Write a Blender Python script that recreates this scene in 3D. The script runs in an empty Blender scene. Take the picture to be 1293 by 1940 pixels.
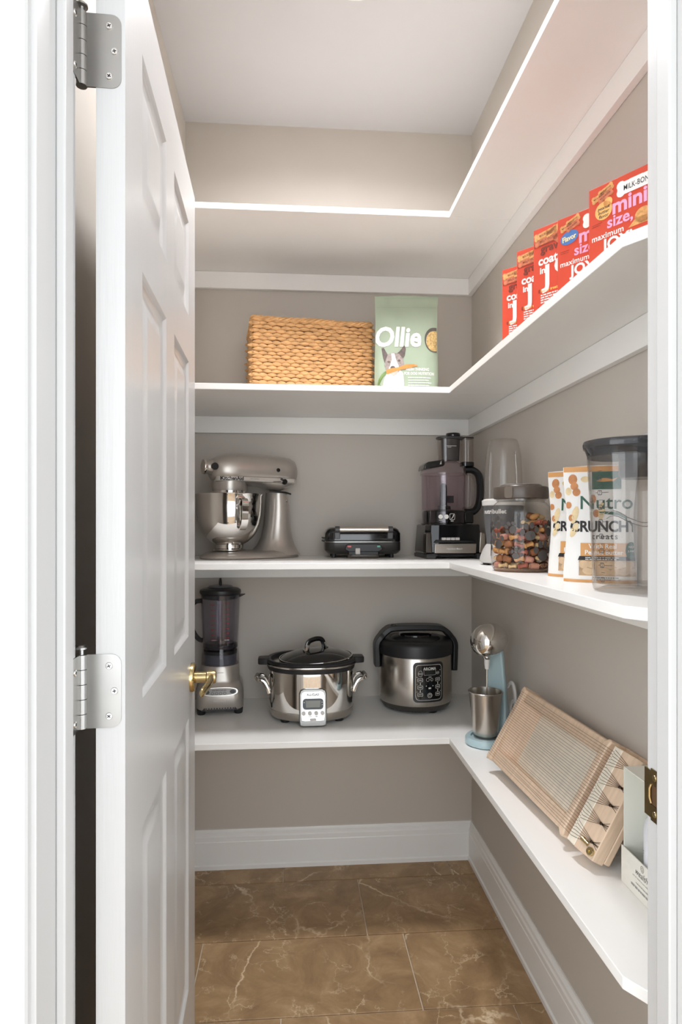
import bpy, bmesh, math, random
from mathutils import Vector, Matrix, noise
random.seed(7)
PI = math.pi
scene = bpy.context.scene
COL = scene.collection

# ------------------------------------------------------------------ camera, world, exposure
cam_d = bpy.data.cameras.new('camera')
cam = bpy.data.objects.new('camera', cam_d)
COL.objects.link(cam)
scene.camera = cam
F_PX, V0 = 1192.0, 993.0
cam_d.sensor_fit = 'VERTICAL'
cam_d.sensor_height = 36.0
cam_d.lens = 36.0 * F_PX / 1940.0
cam_d.shift_y = (V0 - 970.0) / 1940.0
cam_d.clip_start = 0.02
cam.location = (0, 0, 1.265)
cam.rotation_euler = (PI / 2, 0, -math.radians(4.30))

world = bpy.data.worlds.new('hall_daylight')
scene.world = world
world.use_nodes = True
wb = world.node_tree.nodes['Background']
wb.inputs[0].default_value = (0.90, 0.95, 1.0, 1)
wb.inputs[1].default_value = 2.0
LAMP_STRENGTH = 124.0
side_d = bpy.data.lights.new('hall_side_fill_light', 'AREA')  # added fill light at the left, no window behind it; brightens the right wall
side_d.shape = 'SQUARE'; side_d.size = 1.4; side_d.energy = 14.0; side_d.color = (0.95, 0.98, 1.0)
side_fill = bpy.data.objects.new('hall_side_fill_light', side_d); COL.objects.link(side_fill)
side_fill.location = (-1.5, -0.5, 1.4); side_fill.rotation_euler = (PI / 2, 0, -math.radians(65))
rear_d = bpy.data.lights.new('hall_rear_fill_light', 'AREA')  # added frontal fill behind the camera, not a window; lifts the pantry interior
rear_d.shape = 'RECTANGLE'; rear_d.size = 1.9; rear_d.size_y = 1.7; rear_d.energy = 20.0; rear_d.color = (0.93, 0.97, 1.0)
rear_fill = bpy.data.objects.new('hall_rear_fill_light', rear_d); COL.objects.link(rear_fill)
rear_fill.location = (0.15, -1.85, 1.45); rear_fill.rotation_euler = (PI / 2, 0, 0)
scene.view_settings.view_transform = 'Standard'
scene.view_settings.look = 'None'
scene.view_settings.gamma = 1.0
scene.view_settings.use_curve_mapping = False
scene.view_settings.exposure = 0.32
scene.cycles.max_bounces = 12
scene.cycles.diffuse_bounces = 6
scene.cycles.glossy_bounces = 4
scene.cycles.transparent_max_bounces = 24
scene.cycles.sample_clamp_indirect = 6.0
scene.cycles.caustics_reflective = False
scene.cycles.caustics_refractive = False
scene.cycles.use_adaptive_sampling = True
scene.cycles.adaptive_threshold = 0.07
scene.cycles.use_light_tree = False
scene.cycles.use_denoising = True

# ------------------------------------------------------------------ materials
def lin(c):
    return tuple(((x / 255.0) / 12.92 if x <= 10 else (((x / 255.0) + 0.055) / 1.055) ** 2.4) for x in c) + (1.0,)

MATS = {}
def mat(name, rgb, rough=0.5, metal=0.0, var=0.0, vscale=8.0, bump=0.0, bscale=120.0, coat=0.0, stretch=None, spec=0.5, rvar=0.0, emit=0.0):
    if name in MATS: return MATS[name]
    m = bpy.data.materials.new(name); m.use_nodes = True
    nt = m.node_tree; b = nt.nodes['Principled BSDF']
    b.inputs['Base Color'].default_value = lin(rgb)
    b.inputs['Roughness'].default_value = rough
    b.inputs['Metallic'].default_value = metal
    b.inputs['Specular IOR Level'].default_value = spec
    b.inputs['Coat Weight'].default_value = coat
    b.inputs['Coat Roughness'].default_value = 0.08
    if emit:
        b.inputs['Emission Color'].default_value = lin(rgb); b.inputs['Emission Strength'].default_value = emit
    tc = nt.nodes.new('ShaderNodeTexCoord')
    src = tc.outputs['Object']
    if stretch:
        mp = nt.nodes.new('ShaderNodeMapping'); mp.inputs['Scale'].default_value = stretch
        nt.links.new(src, mp.inputs[0]); src = mp.outputs[0]
    if var:
        n = nt.nodes.new('ShaderNodeTexNoise'); n.inputs['Scale'].default_value = vscale; n.inputs['Detail'].default_value = 5
        nt.links.new(src, n.inputs['Vector'])
        r = nt.nodes.new('ShaderNodeValToRGB')
        c = lin(rgb)
        r.color_ramp.elements[0].position = 0.3; r.color_ramp.elements[1].position = 0.7
        r.color_ramp.elements[0].color = tuple(max(0, x * (1 - var)) for x in c[:3]) + (1,)
        r.color_ramp.elements[1].color = tuple(min(1, x * (1 + var)) for x in c[:3]) + (1,)
        nt.links.new(n.outputs['Fac'], r.inputs[0]); nt.links.new(r.outputs[0], b.inputs['Base Color'])
        if rvar:
            mr = nt.nodes.new('ShaderNodeMapRange')
            mr.inputs['To Min'].default_value = max(0, rough - rvar); mr.inputs['To Max'].default_value = rough + rvar
            nt.links.new(n.outputs['Fac'], mr.inputs[0]); nt.links.new(mr.outputs[0], b.inputs['Roughness'])
    if bump:
        n2 = nt.nodes.new('ShaderNodeTexNoise'); n2.inputs['Scale'].default_value = bscale; n2.inputs['Detail'].default_value = 3
        nt.links.new(src, n2.inputs['Vector'])
        bp = nt.nodes.new('ShaderNodeBump'); bp.inputs['Strength'].default_value = bump; bp.inputs['Distance'].default_value = 0.002
        nt.links.new(n2.outputs['Fac'], bp.inputs['Height']); nt.links.new(bp.outputs[0], b.inputs['Normal'])
    MATS[name] = m
    return m

def clear(name, tint, ior=1.45, rough=0.03, haze=0.0, hazec=(230, 230, 230), refl=1.0):
    """thin clear plastic / glass wall: tinted see-through with Fresnel reflection"""
    if name in MATS: return MATS[name]
    m = bpy.data.materials.new(name); m.use_nodes = True
    nt = m.node_tree
    for n in list(nt.nodes):
        if n.type != 'OUTPUT_MATERIAL': nt.nodes.remove(n)
    out = nt.nodes['Material Output']
    tr = nt.nodes.new('ShaderNodeBsdfTransparent'); tr.inputs[0].default_value = lin(tint)
    gl = nt.nodes.new('ShaderNodeBsdfGlossy'); gl.inputs['Roughness'].default_value = rough
    lw = nt.nodes.new('ShaderNodeLayerWeight'); lw.inputs[0].default_value = 0.5
    pw = nt.nodes.new('ShaderNodeMath'); pw.operation = 'POWER'; pw.inputs[1].default_value = 4.0
    nt.links.new(lw.outputs['Facing'], pw.inputs[0])
    fr = nt.nodes.new('ShaderNodeMath'); fr.operation = 'MULTIPLY_ADD'; fr.inputs[1].default_value = 0.7; fr.inputs[2].default_value = 0.035
    nt.links.new(pw.outputs[0], fr.inputs[0])
    base = tr.outputs[0]
    if haze:
        df = nt.nodes.new('ShaderNodeBsdfDiffuse'); df.inputs[0].default_value = lin(hazec)
        mh = nt.nodes.new('ShaderNodeMixShader'); mh.inputs[0].default_value = haze
        nt.links.new(tr.outputs[0], mh.inputs[1]); nt.links.new(df.outputs[0], mh.inputs[2]); base = mh.outputs[0]
    mu = nt.nodes.new('ShaderNodeMath'); mu.operation = 'MULTIPLY'; mu.inputs[1].default_value = refl
    nt.links.new(fr.outputs[0], mu.inputs[0])
    mx = nt.nodes.new('ShaderNodeMixShader')
    nt.links.new(mu.outputs[0], mx.inputs[0]); nt.links.new(base, mx.inputs[1]); nt.links.new(gl.outputs[0], mx.inputs[2])
    nt.links.new(mx.outputs[0], out.inputs[0])
    MATS[name] = m
    return m

def tile_mat():
    m = bpy.data.materials.new('brown_marble_tile'); m.use_nodes = True
    nt = m.node_tree; b = nt.nodes['Principled BSDF']; L = nt.links.new
    geo = nt.nodes.new('ShaderNodeNewGeometry'); oi = nt.nodes.new('ShaderNodeObjectInfo')
    mul = nt.nodes.new('ShaderNodeMath'); mul.operation = 'MULTIPLY'; mul.inputs[1].default_value = 17.0
    L(oi.outputs['Random'], mul.inputs[0])
    cmb = nt.nodes.new('ShaderNodeCombineXYZ'); L(mul.outputs[0], cmb.inputs[0]); L(mul.outputs[0], cmb.inputs[2])
    add = nt.nodes.new('ShaderNodeVectorMath'); L(geo.outputs['Position'], add.inputs[0]); L(cmb.outputs[0], add.inputs[1])
    def nz(scale, det, rough=0.6, dist=0.0):
        n = nt.nodes.new('ShaderNodeTexNoise'); n.inputs['Scale'].default_value = scale; n.inputs['Detail'].default_value = det
        n.inputs['Roughness'].default_value = rough; n.inputs['Distortion'].default_value = dist
        L(add.outputs[0], n.inputs['Vector']); return n
    n1 = nz(7.0, 10, 0.68, 0.6)
    r1 = nt.nodes.new('ShaderNodeValToRGB'); e = r1.color_ramp.elements
    e[0].position = 0.25; e[0].color = lin((122, 96, 68)); e[1].position = 0.75; e[1].color = lin((192, 162, 124))
    k = e.new(0.5); k.color = lin((160, 130, 94))
    L(n1.outputs['Fac'], r1.inputs[0])
    # long thin veins: warped cell borders, masked so that only some of them show
    nw = nz(3.0, 6, 0.6)
    wv = nt.nodes.new('ShaderNodeVectorMath'); wv.operation = 'MULTIPLY_ADD'; wv.inputs[1].default_value = (0.22, 0.22, 0.22)
    L(nw.outputs['Color'], wv.inputs[0]); L(add.outputs[0], wv.inputs[2])
    vo = nt.nodes.new('ShaderNodeTexVoronoi'); vo.feature = 'DISTANCE_TO_EDGE'; vo.inputs['Scale'].default_value = 2.6
    L(wv.outputs[0], vo.inputs['Vector'])
    r2 = nt.nodes.new('ShaderNodeValToRGB'); e2 = r2.color_ramp.elements
    e2[0].position = 0.0; e2[0].color = (1, 1, 1, 1); e2[1].position = 0.012; e2[1].color = (0, 0, 0, 1)
    L(vo.outputs['Distance'], r2.inputs[0])
    nm = nz(3.6, 3)
    r3 = nt.nodes.new('ShaderNodeValToRGB'); e3 = r3.color_ramp.elements
    e3[0].position = 0.44; e3[0].color = (0, 0, 0, 1); e3[1].position = 0.58; e3[1].color = (1, 1, 1, 1)
    L(nm.outputs['Fac'], r3.inputs[0])
    mm = nt.nodes.new('ShaderNodeMath'); mm.operation = 'MULTIPLY'; L(r2.outputs[0], mm.inputs[0]); L(r3.outputs[0], mm.inputs[1])
    # fine crackle
    vo2 = nt.nodes.new('ShaderNodeTexVoronoi'); vo2.feature = 'DISTANCE_TO_EDGE'; vo2.inputs['Scale'].default_value = 11
    wv2 = nt.nodes.new('ShaderNodeVectorMath'); wv2.operation = 'MULTIPLY_ADD'; wv2.inputs[1].default_value = (0.14, 0.14, 0.14)
    nw2 = nz(14, 5); L(nw2.outputs['Color'], wv2.inputs[0]); L(add.outputs[0], wv2.inputs[2]); L(wv2.outputs[0], vo2.inputs['Vector'])
    r4 = nt.nodes.new('ShaderNodeValToRGB'); e4 = r4.color_ramp.elements
    e4[0].position = 0.0; e4[0].color = (0.7, 0.7, 0.7, 1); e4[1].position = 0.03; e4[1].color = (0, 0, 0, 1)
    L(vo2.outputs['Distance'], r4.inputs[0])
    nm2 = nz(9, 3); r5 = nt.nodes.new('ShaderNodeValToRGB'); r5.color_ramp.elements[0].position = 0.48; r5.color_ramp.elements[1].position = 0.62
    L(nm2.outputs['Fac'], r5.inputs[0])
    m4 = nt.nodes.new('ShaderNodeMath'); m4.operation = 'MULTIPLY'; L(r4.outputs[0], m4.inputs[0]); L(r5.outputs[0], m4.inputs[1])
    mxm = nt.nodes.new('ShaderNodeMath'); mxm.operation = 'MAXIMUM'; L(mm.outputs[0], mxm.inputs[0]); L(m4.outputs[0], mxm.inputs[1])
    mix = nt.nodes.new('ShaderNodeMix'); mix.data_type = 'RGBA'
    L(mxm.outputs[0], mix.inputs[0]); L(r1.outputs[0], mix.inputs[6]); mix.inputs[7].default_value = lin((226, 206, 174))
    L(mix.outputs[2], b.inputs['Base Color'])
    b.inputs['Roughness'].default_value = 0.42
    return m

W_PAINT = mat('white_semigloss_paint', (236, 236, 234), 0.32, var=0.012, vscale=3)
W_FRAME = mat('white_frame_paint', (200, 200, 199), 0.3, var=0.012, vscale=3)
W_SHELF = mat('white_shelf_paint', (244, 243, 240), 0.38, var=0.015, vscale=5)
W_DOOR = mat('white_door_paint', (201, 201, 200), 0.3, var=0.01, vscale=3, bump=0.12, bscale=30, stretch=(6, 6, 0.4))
WALL = mat('taupe_wall_paint', (194, 187, 178), 0.62, var=0.02, vscale=2)
CEIL = mat('flat_ceiling_paint', (196, 194, 194), 0.8, var=0.01, vscale=2)
TILE = tile_mat()
GROUT = mat('tan_grout', (206, 190, 168), 0.9, var=0.08, vscale=60, bump=0.2, bscale=300)
CHROME = mat('polished_chrome', (222, 220, 216), 0.045, 1.0, var=0.01, vscale=6)
STEEL = mat('brushed_stainless', (196, 190, 182), 0.27, 1.0, var=0.06, vscale=14, stretch=(40, 40, 1.2), bump=0.02, bscale=60)
STEELH = mat('brushed_stainless_plate', (200, 193, 184), 0.3, 1.0, var=0.05, vscale=10, stretch=(1, 1, 60))
NICKEL = mat('satin_nickel', (176, 174, 170), 0.3, 1.0, var=0.03, vscale=30)
SILVERP = mat('silver_metallic_paint', (182, 175, 167), 0.32, 0.55, var=0.02, vscale=40, coat=0.4)
BRASS = mat('polished_brass', (206, 186, 138), 0.2, 1.0, var=0.04, vscale=30)
OLDBRASS = mat('antique_brass', (150, 132, 92), 0.28, 1.0, var=0.15, vscale=40)
BLACKG = mat('black_gloss_plastic', (16, 16, 18), 0.12, var=0.1, vscale=20, coat=0.3)
BLACKM = mat('black_matte_plastic', (28, 28, 30), 0.42, var=0.1, vscale=30, bump=0.05, bscale=400)
DGREY = mat('dark_grey_plastic', (66, 65, 66), 0.4, var=0.06, vscale=20)
MGREY = mat('mid_grey_plastic', (104, 104, 106), 0.36, var=0.04, vscale=20)
WPLAS = mat('white_plastic', (226, 224, 220), 0.35, var=0.02, vscale=10)
LGREY = mat('light_grey_plastic', (196, 192, 188), 0.4, var=0.03, vscale=10)
P_WHITE = mat('white_ink', (240, 238, 234), 0.6, var=0.02)
P_BLACK = mat('black_ink', (26, 24, 24), 0.6, var=0.05)
P_GREY = mat('grey_ink', (150, 150, 148), 0.6, var=0.05)
P_RED = mat('red_ink', (170, 36, 40), 0.6, var=0.05)
EMITW = None

# ------------------------------------------------------------------ mesh helpers
class MB:
    def __init__(s): s.v = []; s.f = []
    def add(s, v, f):
        o = len(s.v); s.v += [Vector(p) for p in v]; s.f += [tuple(i + o for i in q) for q in f]; return s
    def box(s, x0, x1, y0, y1, z0, z1):
        return s.add([(x0, y0, z0), (x1, y0, z0), (x1, y1, z0), (x0, y1, z0), (x0, y0, z1), (x1, y0, z1), (x1, y1, z1), (x0, y1, z1)],
                     [(0, 3, 2, 1), (4, 5, 6, 7), (0, 1, 5, 4), (1, 2, 6, 5), (2, 3, 7, 6), (3, 0, 4, 7)])
    def loft(s, rings, cap=True, closed=True, loop=False):
        n = len(rings[0]); v = [p for r in rings for p in r]; f = []
        m = len(rings)
        for i in range(m if loop else m - 1):
            for j in range(n if closed else n - 1):
                a = i * n + j; b = i * n + (j + 1) % n; i2 = (i + 1) % m
                f.append((a, b, i2 * n + (j + 1) % n, i2 * n + j))
        if cap and closed and not loop:
            f.append(tuple(range(n - 1, -1, -1))); f.append(tuple((m - 1) * n + j for j in range(n)))
        return s.add(v, f)
    def lathe(s, prof, n=40, c=(0, 0), sx=1.0, sy=1.0, p=2.0, cap=True):
        rings = []
        for r, z in prof:
            rg = []
            for j in range(n):
                a = 2 * PI * j / n; ca, sa = math.cos(a), math.sin(a)
                if p != 2.0:
                    ca = math.copysign(abs(ca) ** (2 / p), ca); sa = math.copysign(abs(sa) ** (2 / p), sa)
                rg.append((c[0] + r * sx * ca, c[1] + r * sy * sa, z))
            rings.append(rg)
        return s.loft(rings, cap)
    def tube(s, path, r, n=8, loop=False, cap=True, flat=1.0):
        P = [Vector(p) for p in path]; m = len(P)
        rs = r if isinstance(r, (list, tuple)) else [r] * m
        rings = []; up = None
        for i in range(m):
            if loop: t = P[(i + 1) % m] - P[i - 1]
            else: t = P[min(i + 1, m - 1)] - P[max(i - 1, 0)]
            t.normalize()
            if up is None:
                up = Vector((0, 0, 1)) if abs(t.z) < 0.9 else Vector((0, 1, 0))
            u = up - t * up.dot(t); u.normalize(); w = t.cross(u); up = u
            rings.append([P[i] + (u * math.cos(2 * PI * j / n) + w * math.sin(2 * PI * j / n) * flat) * rs[i] for j in range(n)])
        return s.loft(rings, cap, True, loop)
    def prism(s, poly, fn, d0, d1):
        n = len(poly)
        return s.loft([[fn(a, b, d0) for a, b in poly], [fn(a, b, d1) for a, b in poly]])
    def xf(s, M, start=0):
        s.v = s.v[:start] + [M @ p for p in s.v[start:]]; return s

def obj(name, mb, m, parent=None, bevel=0.0, seg=2, smooth=True, ang=38, loc=None, rot=None):
    if isinstance(mb, MB):
        me = bpy.data.meshes.new(name); me.from_pydata([tuple(p) for p in mb.v], [], mb.f); me.update()
        bm = bmesh.new(); bm.from_mesh(me); bmesh.ops.recalc_face_normals(bm, faces=bm.faces); bm.to_mesh(me); bm.free()
        if smooth:
            me.polygons.foreach_set('use_smooth', [True] * len(me.polygons))
            me.set_sharp_from_angle(angle=math.radians(ang))
        me.materials.append(m)
    else: me = mb
    o = bpy.data.objects.new(name, me); COL.objects.link(o)
    if parent is not None: o.parent = parent
    if loc: o.location = loc
    if rot: o.rotation_euler = rot
    if bevel:
        b = o.modifiers.new('bevel', 'BEVEL'); b.width = bevel; b.segments = seg; b.limit_method = 'ANGLE'; b.angle_limit = math.radians(40)
        b.harden_normals = False
    return o

def tag(o, label=None, cat=None, group=None, kind=None):
    if label: o['label'] = label
    if cat: o['category'] = cat
    if group: o['group'] = group
    if kind: o['kind'] = kind
    return o

def thing(name, label, cat, loc=(0, 0, 0), rz=0.0, group=None):
    o = bpy.data.objects.new(name, None); COL.objects.link(o); o.empty_display_size = 0.05
    o.location = loc; o.rotation_euler = (0, 0, rz)
    return tag(o, label, cat, group)

def root(name, loc=(0, 0, 0), rz=0.0):
    o = bpy.data.objects.new(name, None); COL.objects.link(o); o.empty_display_size = 0.05
    o.location = loc; o.rotation_euler = (0, 0, rz); o['kind'] = 'structure'; return o

def bx(name, x0, x1, y0, y1, z0, z1, m, parent=None, bevel=0.0, **k):
    return obj(name, MB().box(x0, x1, y0, y1, z0, z1), m, parent, bevel, **k)

# ---- flat print: 2D shapes mapped on to a surface
TXT = {}
def text2d(s, size, bold=0.0, shear=0.0, sx=1.0, align='CENTER', space=1.0):
    key = (s, bold, shear, align, space)
    if key not in TXT:
        cu = bpy.data.curves.new('lettering', 'FONT'); cu.body = s; cu.size = 1.0; cu.offset = bold; cu.shear = shear
        cu.align_x = align; cu.resolution_u = 3; cu.space_character = space
        ob = bpy.data.objects.new('lettering', cu)
        me = ob.to_mesh()
        bm = bmesh.new(); bm.from_mesh(me); bmesh.ops.triangulate(bm, faces=bm.faces)
        bm.verts.index_update()
        TXT[key] = ([(v.co.x, v.co.y) for v in bm.verts], [tuple(v.index for v in f.verts) for f in bm.faces])
        bm.free(); ob.to_mesh_clear(); bpy.data.objects.remove(ob); bpy.data.curves.remove(cu)
    v, f = TXT[key]
    return [(x * size * sx, y * size) for x, y in v], f
def at(shape, dx, dy, rot=0.0):
    c, s = math.cos(rot), math.sin(rot)
    return [(x * c - y * s + dx, x * s + y * c + dy) for x, y in shape[0]], shape[1]
def ell(cx, cy, rx, ry, n=20):
    return [(cx, cy)] + [(cx + rx * math.cos(2 * PI * i / n), cy + ry * math.sin(2 * PI * i / n)) for i in range(n)], \
           [(0, 1 + i, 1 + (i + 1) % n) for i in range(n)]
def ringd(cx, cy, rx, ry, w, n=24, p=2.0):
    v = []; f = []
    for i in range(n):
        a = 2 * PI * i / n; ca, sa = math.cos(a), math.sin(a)
        ca = math.copysign(abs(ca) ** (2 / p), ca); sa = math.copysign(abs(sa) ** (2 / p), sa)
        v += [(cx + rx * ca, cy + ry * sa), (cx + (rx - w) * ca, cy + (ry - w) * sa)]
    for i in range(n):
        j = (i + 1) % n; f.append((2 * i, 2 * j, 2 * j + 1, 2 * i + 1))
    return v, f
def rectd(x0, x1, y0, y1, nx=1, ny=1):
    v = [(x0 + (x1 - x0) * i / nx, y0 + (y1 - y0) * j / ny) for j in range(ny + 1) for i in range(nx + 1)]
    f = [(j * (nx + 1) + i, j * (nx + 1) + i + 1, (j + 1) * (nx + 1) + i + 1, (j + 1) * (nx + 1) + i) for j in range(ny) for i in range(nx)]
    return v, f
def polyd(pts):
    bm = bmesh.new(); vs = [bm.verts.new((x, y, 0)) for x, y in pts]; bm.faces.new(vs)
    bmesh.ops.triangulate(bm, faces=bm.faces); bm.verts.index_update()
    r = [(v.co.x, v.co.y) for v in bm.verts], [tuple(v.index for v in f.verts) for f in bm.faces]; bm.free(); return r
def decal(name, shapes, m, parent, fmap):
    mb = MB()
    for v, f in shapes: mb.add([fmap(a, b) for a, b in v], f)
    me = bpy.data.meshes.new(name); me.from_pydata([tuple(p) for p in mb.v], [], mb.f); me.update(); me.materials.append(m)
    o = bpy.data.objects.new(name, me); COL.objects.link(o); o.parent = parent
    return o
def fine(shape, L=0.007):
    """split long triangles so that print follows a curved surface"""
    v = list(shape[0]); out = []
    stack = []
    for f in shape[1]:
        for k in range(1, len(f) - 1): stack.append((f[0], f[k], f[k + 1]))
    mid = {}
    def mp(i, j):
        key = (min(i, j), max(i, j))
        if key not in mid:
            v.append(((v[i][0] + v[j][0]) / 2, (v[i][1] + v[j][1]) / 2)); mid[key] = len(v) - 1
        return mid[key]
    while stack:
        a, b, c = stack.pop()
        d = [math.dist(v[a], v[b]), math.dist(v[b], v[c]), math.dist(v[c], v[a])]
        m = max(d)
        if m <= L: out.append((a, b, c)); continue
        if m == d[0]: q = mp(a, b); stack += [(a, q, c), (q, b, c)]
        elif m == d[1]: q = mp(b, c); stack += [(a, b, q), (a, q, c)]
        else: q = mp(c, a); stack += [(a, b, q), (q, b, c)]
    return v, out
def lines_print(x0, x1, y0, n, dy, h, seed=1):
    """rows of tiny unreadable text as dashes"""
    rr = random.Random(seed); out = []
    for i in range(n):
        x = x0; end = x1 - rr.random() * 0.3 * (x1 - x0)
        while x < end:
            w = min((0.04 + 0.12 * rr.random()) * (x1 - x0), end - x)
            out.append(rectd(x, x + w, y0 - i * dy, y0 - i * dy + h)); x += w + 0.02 * (x1 - x0)
    return out
def arc(cx, cy, r, a0, a1, n=10):
    return [(cx + r * math.cos(a0 + (a1 - a0) * i / n), cy + r * math.sin(a0 + (a1 - a0) * i / n)) for i in range(n + 1)]
def rrect(w, h, r, n=4, cx=0.0, cy=0.0):
    p = []
    for sx, sy, a in ((1, 1, 0), (-1, 1, PI / 2), (-1, -1, PI), (1, -1, 1.5 * PI)):
        p += arc(cx + sx * (w / 2 - r), cy + sy * (h / 2 - r), r, a, a + PI / 2, n)
    return p
def spline(pts, n=6):
    P = [Vector(p) for p in pts]; out = []
    for i in range(len(P) - 1):
        a = P[max(i - 1, 0)]; b = P[i]; c = P[i + 1]; d = P[min(i + 2, len(P) - 1)]
        for k in range(n):
            t = k / n
            out.append(0.5 * ((2 * b) + (c - a) * t + (2 * a - 5 * b + 4 * c - d) * t * t + (3 * b - a - 3 * c + d) * t ** 3))
    out.append(P[-1]); return out
FRONT = lambda y: (lambda a, b: (a, y, b))           # a plane facing -y
def CYL(r, off=0.0, c=(0, 0), sy=1.0):               # wrap on to a cylinder, a measured along the arc from -y
    return lambda a, b: (c[0] + (r + off) * math.sin(a / r), c[1] - (r + off) * sy * math.cos(a / r), b)

# ------------------------------------------------------------------ the room
XL, XR, YB, YF, YH, ZC = -0.397, 0.675, 2.347, 0.779, 0.663, 2.743
OL, OR, OT = -0.262, 0.455, 2.045     # clear opening
T = 0.0195
def struct(o): o['kind'] = 'structure'; return o
floor = struct(bx('floor', -1.6, 1.6, -1.9, YB + 0.1, -0.06, -0.0035, GROUT))
TW, TH, G = 0.6096, 0.3075, 0.004
tile_cache = {}
y = 2.234; row = 0
offs = {0: -0.037, 1: 0.227, 2: 0.337, 3: 0.577}
r_i = 0
while y > -1.9:
    y0, y1 = y, min(y + TH, YB)
    off = offs.get(r_i, 0.577 - 0.24 * (r_i - 3))
    inside = y1 > YH + 0.02
    xa, xb = (XL, XR) if y0 > YF - 0.05 else (-1.6, 1.6)
    x = off - TW * math.ceil((off - xa) / TW)
    while x < xb:
        a, b = max(x, xa) + G / 2, min(x + TW, xb) - G / 2
        if b - a > 0.02:
            mb = MB().box(a, b, y0 + G / 2, y1 - G / 2, -0.012, 0.0)
            obj('tile', mb, TILE, floor, bevel=0.0012, seg=1, smooth=False)
        x += TW
    y -= TH; r_i += 1

struct(bx('ceiling', -1.6, 1.6, -1.9, YB + 0.1, ZC, ZC + 0.1, CEIL))
struct(bx('wall_back', XL - 0.1, XR + 0.1, YB, YB + 0.1, -0.05, ZC, WALL))
struct(bx('wall_right', XR, XR + 0.1, YF, YB, -0.05, ZC, WALL))
struct(bx('wall_left', XL - 0.1, XL, YF, YB, -0.05, ZC, WALL))
mb = MB()
mb.box(-1.6, OL - T, YH, YF, -0.05, ZC).box(OR + T, 1.6, YH, YF, -0.05, ZC).box(OL - T, OR + T, YH, YF, OT + T, ZC)
struct(obj('wall_front', mb, WALL, smooth=False))

def base_profile():
    return [(0, 0), (0.0205, 0), (0.0205, 0.014), (0.0165, 0.018), (0.016, 0.098), (0.0145, 0.101), (0.0145, 0.116), (0.011, 0.121),
            (0.0105, 0.131), (0.006, 0.136), (0.004, 0.1405), (0, 0.1405)]
def baseboard(name, fn, d0, d1):
    return struct(obj(name, MB().prism(base_profile(), fn, d0, d1), W_PAINT, ang=25))
baseboard('baseboard_back', lambda a, b, d: (d, YB - a, b), XL, XR)
baseboard('baseboard_right', lambda a, b, d: (XR - a, d, b), YF, YB - 0.004)
baseboard('baseboard_left', lambda a, b, d: (XL + a, d, b), YF, YB - 0.004)

# door frame
def cas_prof():
    return [(0, 0), (0, 0.008), (0.002, 0.0112), (0.005, 0.0125), (0.008, 0.0118), (0.0105, 0.009), (0.0125, 0.0092), (0.034, 0.0125),
            (0.044, 0.0165), (0.052, 0.0172), (0.057, 0.0165), (0.058, 0.0145), (0.058, 0)]
RV = 0.005
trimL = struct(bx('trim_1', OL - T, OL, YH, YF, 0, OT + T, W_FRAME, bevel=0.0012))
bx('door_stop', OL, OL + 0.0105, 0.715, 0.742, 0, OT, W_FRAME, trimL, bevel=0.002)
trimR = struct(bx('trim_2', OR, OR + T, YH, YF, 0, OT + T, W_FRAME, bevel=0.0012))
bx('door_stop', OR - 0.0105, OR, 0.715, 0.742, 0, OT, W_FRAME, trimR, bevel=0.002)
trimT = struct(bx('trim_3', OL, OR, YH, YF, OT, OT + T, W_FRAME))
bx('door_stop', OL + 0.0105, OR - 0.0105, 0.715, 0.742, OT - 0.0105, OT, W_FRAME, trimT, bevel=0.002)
n = 4
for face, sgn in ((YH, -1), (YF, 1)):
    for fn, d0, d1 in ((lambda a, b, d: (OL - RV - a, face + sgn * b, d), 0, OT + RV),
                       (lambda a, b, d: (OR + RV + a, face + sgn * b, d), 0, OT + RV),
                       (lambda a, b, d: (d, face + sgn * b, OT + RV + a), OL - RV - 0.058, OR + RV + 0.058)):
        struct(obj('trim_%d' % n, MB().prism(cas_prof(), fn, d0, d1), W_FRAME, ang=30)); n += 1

def screw_head(name, r, m, parent, M, cross=True):
    s = MB().lathe([(0.0003, 0.0), (r, 0.0), (r, 0.0003), (r * 0.86, 0.0011), (0.0003, 0.0012)], 16).xf(M)
    o = obj(name, s, m, parent)
    if cross:
        w = r * 0.13; l = r * 0.52
        c = MB().box(-l, l, -w, w, 0.0009, 0.00135).box(-w, w, -l, l, 0.0009, 0.00135)
        a = random.random() * 1.5
        c.xf(M @ Matrix.Rotation(a, 4, 'Z'))
        # the driver recess: dark inlay of the same screw
        me = obj('screw_slot', c, BLACKM, parent, smooth=False)
    return o

# strike plate in the right jamb
sp = MB()
poly = [(0.752, 0.888), (0.776, 0.888)] + arc(0.780, 0.894, 0.006, -PI / 2, 0, 4) + arc(0.780, 0.948, 0.006, 0, PI / 2, 4) + [(0.752, 0.954)]
fnS = lambda a, b, d: (OR - d, a, b)
hole = []
sp.prism([(0.752, 0.889), (0.764, 0.889), (0.764, 0.905), (0.752, 0.905)], fnS, -0.001, 0.0015)
sp = MB()
yA, yB_, yC, yD = 0.7465, 0.7545, 0.7695, 0.7835
zA, zB, zC_, zD = 0.8885, 0.9085, 0.9345, 0.9545
sp.box(OR - 0.0014, OR + 0.001, yA, yB_, zA, zD).box(OR - 0.0014, OR + 0.001, yC, yD, zA + 0.003, zD - 0.003)
sp.box(OR - 0.0014, OR + 0.001, yB_, yC, zA, zB).box(OR - 0.0014, OR + 0.001, yB_, yC, zC_, zD)
strike = obj('strike_plate', sp, OLDBRASS, trimR, smooth=False)
tag(strike, 'brass strike plate')
sh = MB().box(OR - 0.0002, OR + 0.0008, yB_, yC, zB, zC_)
obj('latch_hole', sh, mat('dark_wood_hole', (92, 66, 40), 0.8, var=0.2), strike, smooth=False)
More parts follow.
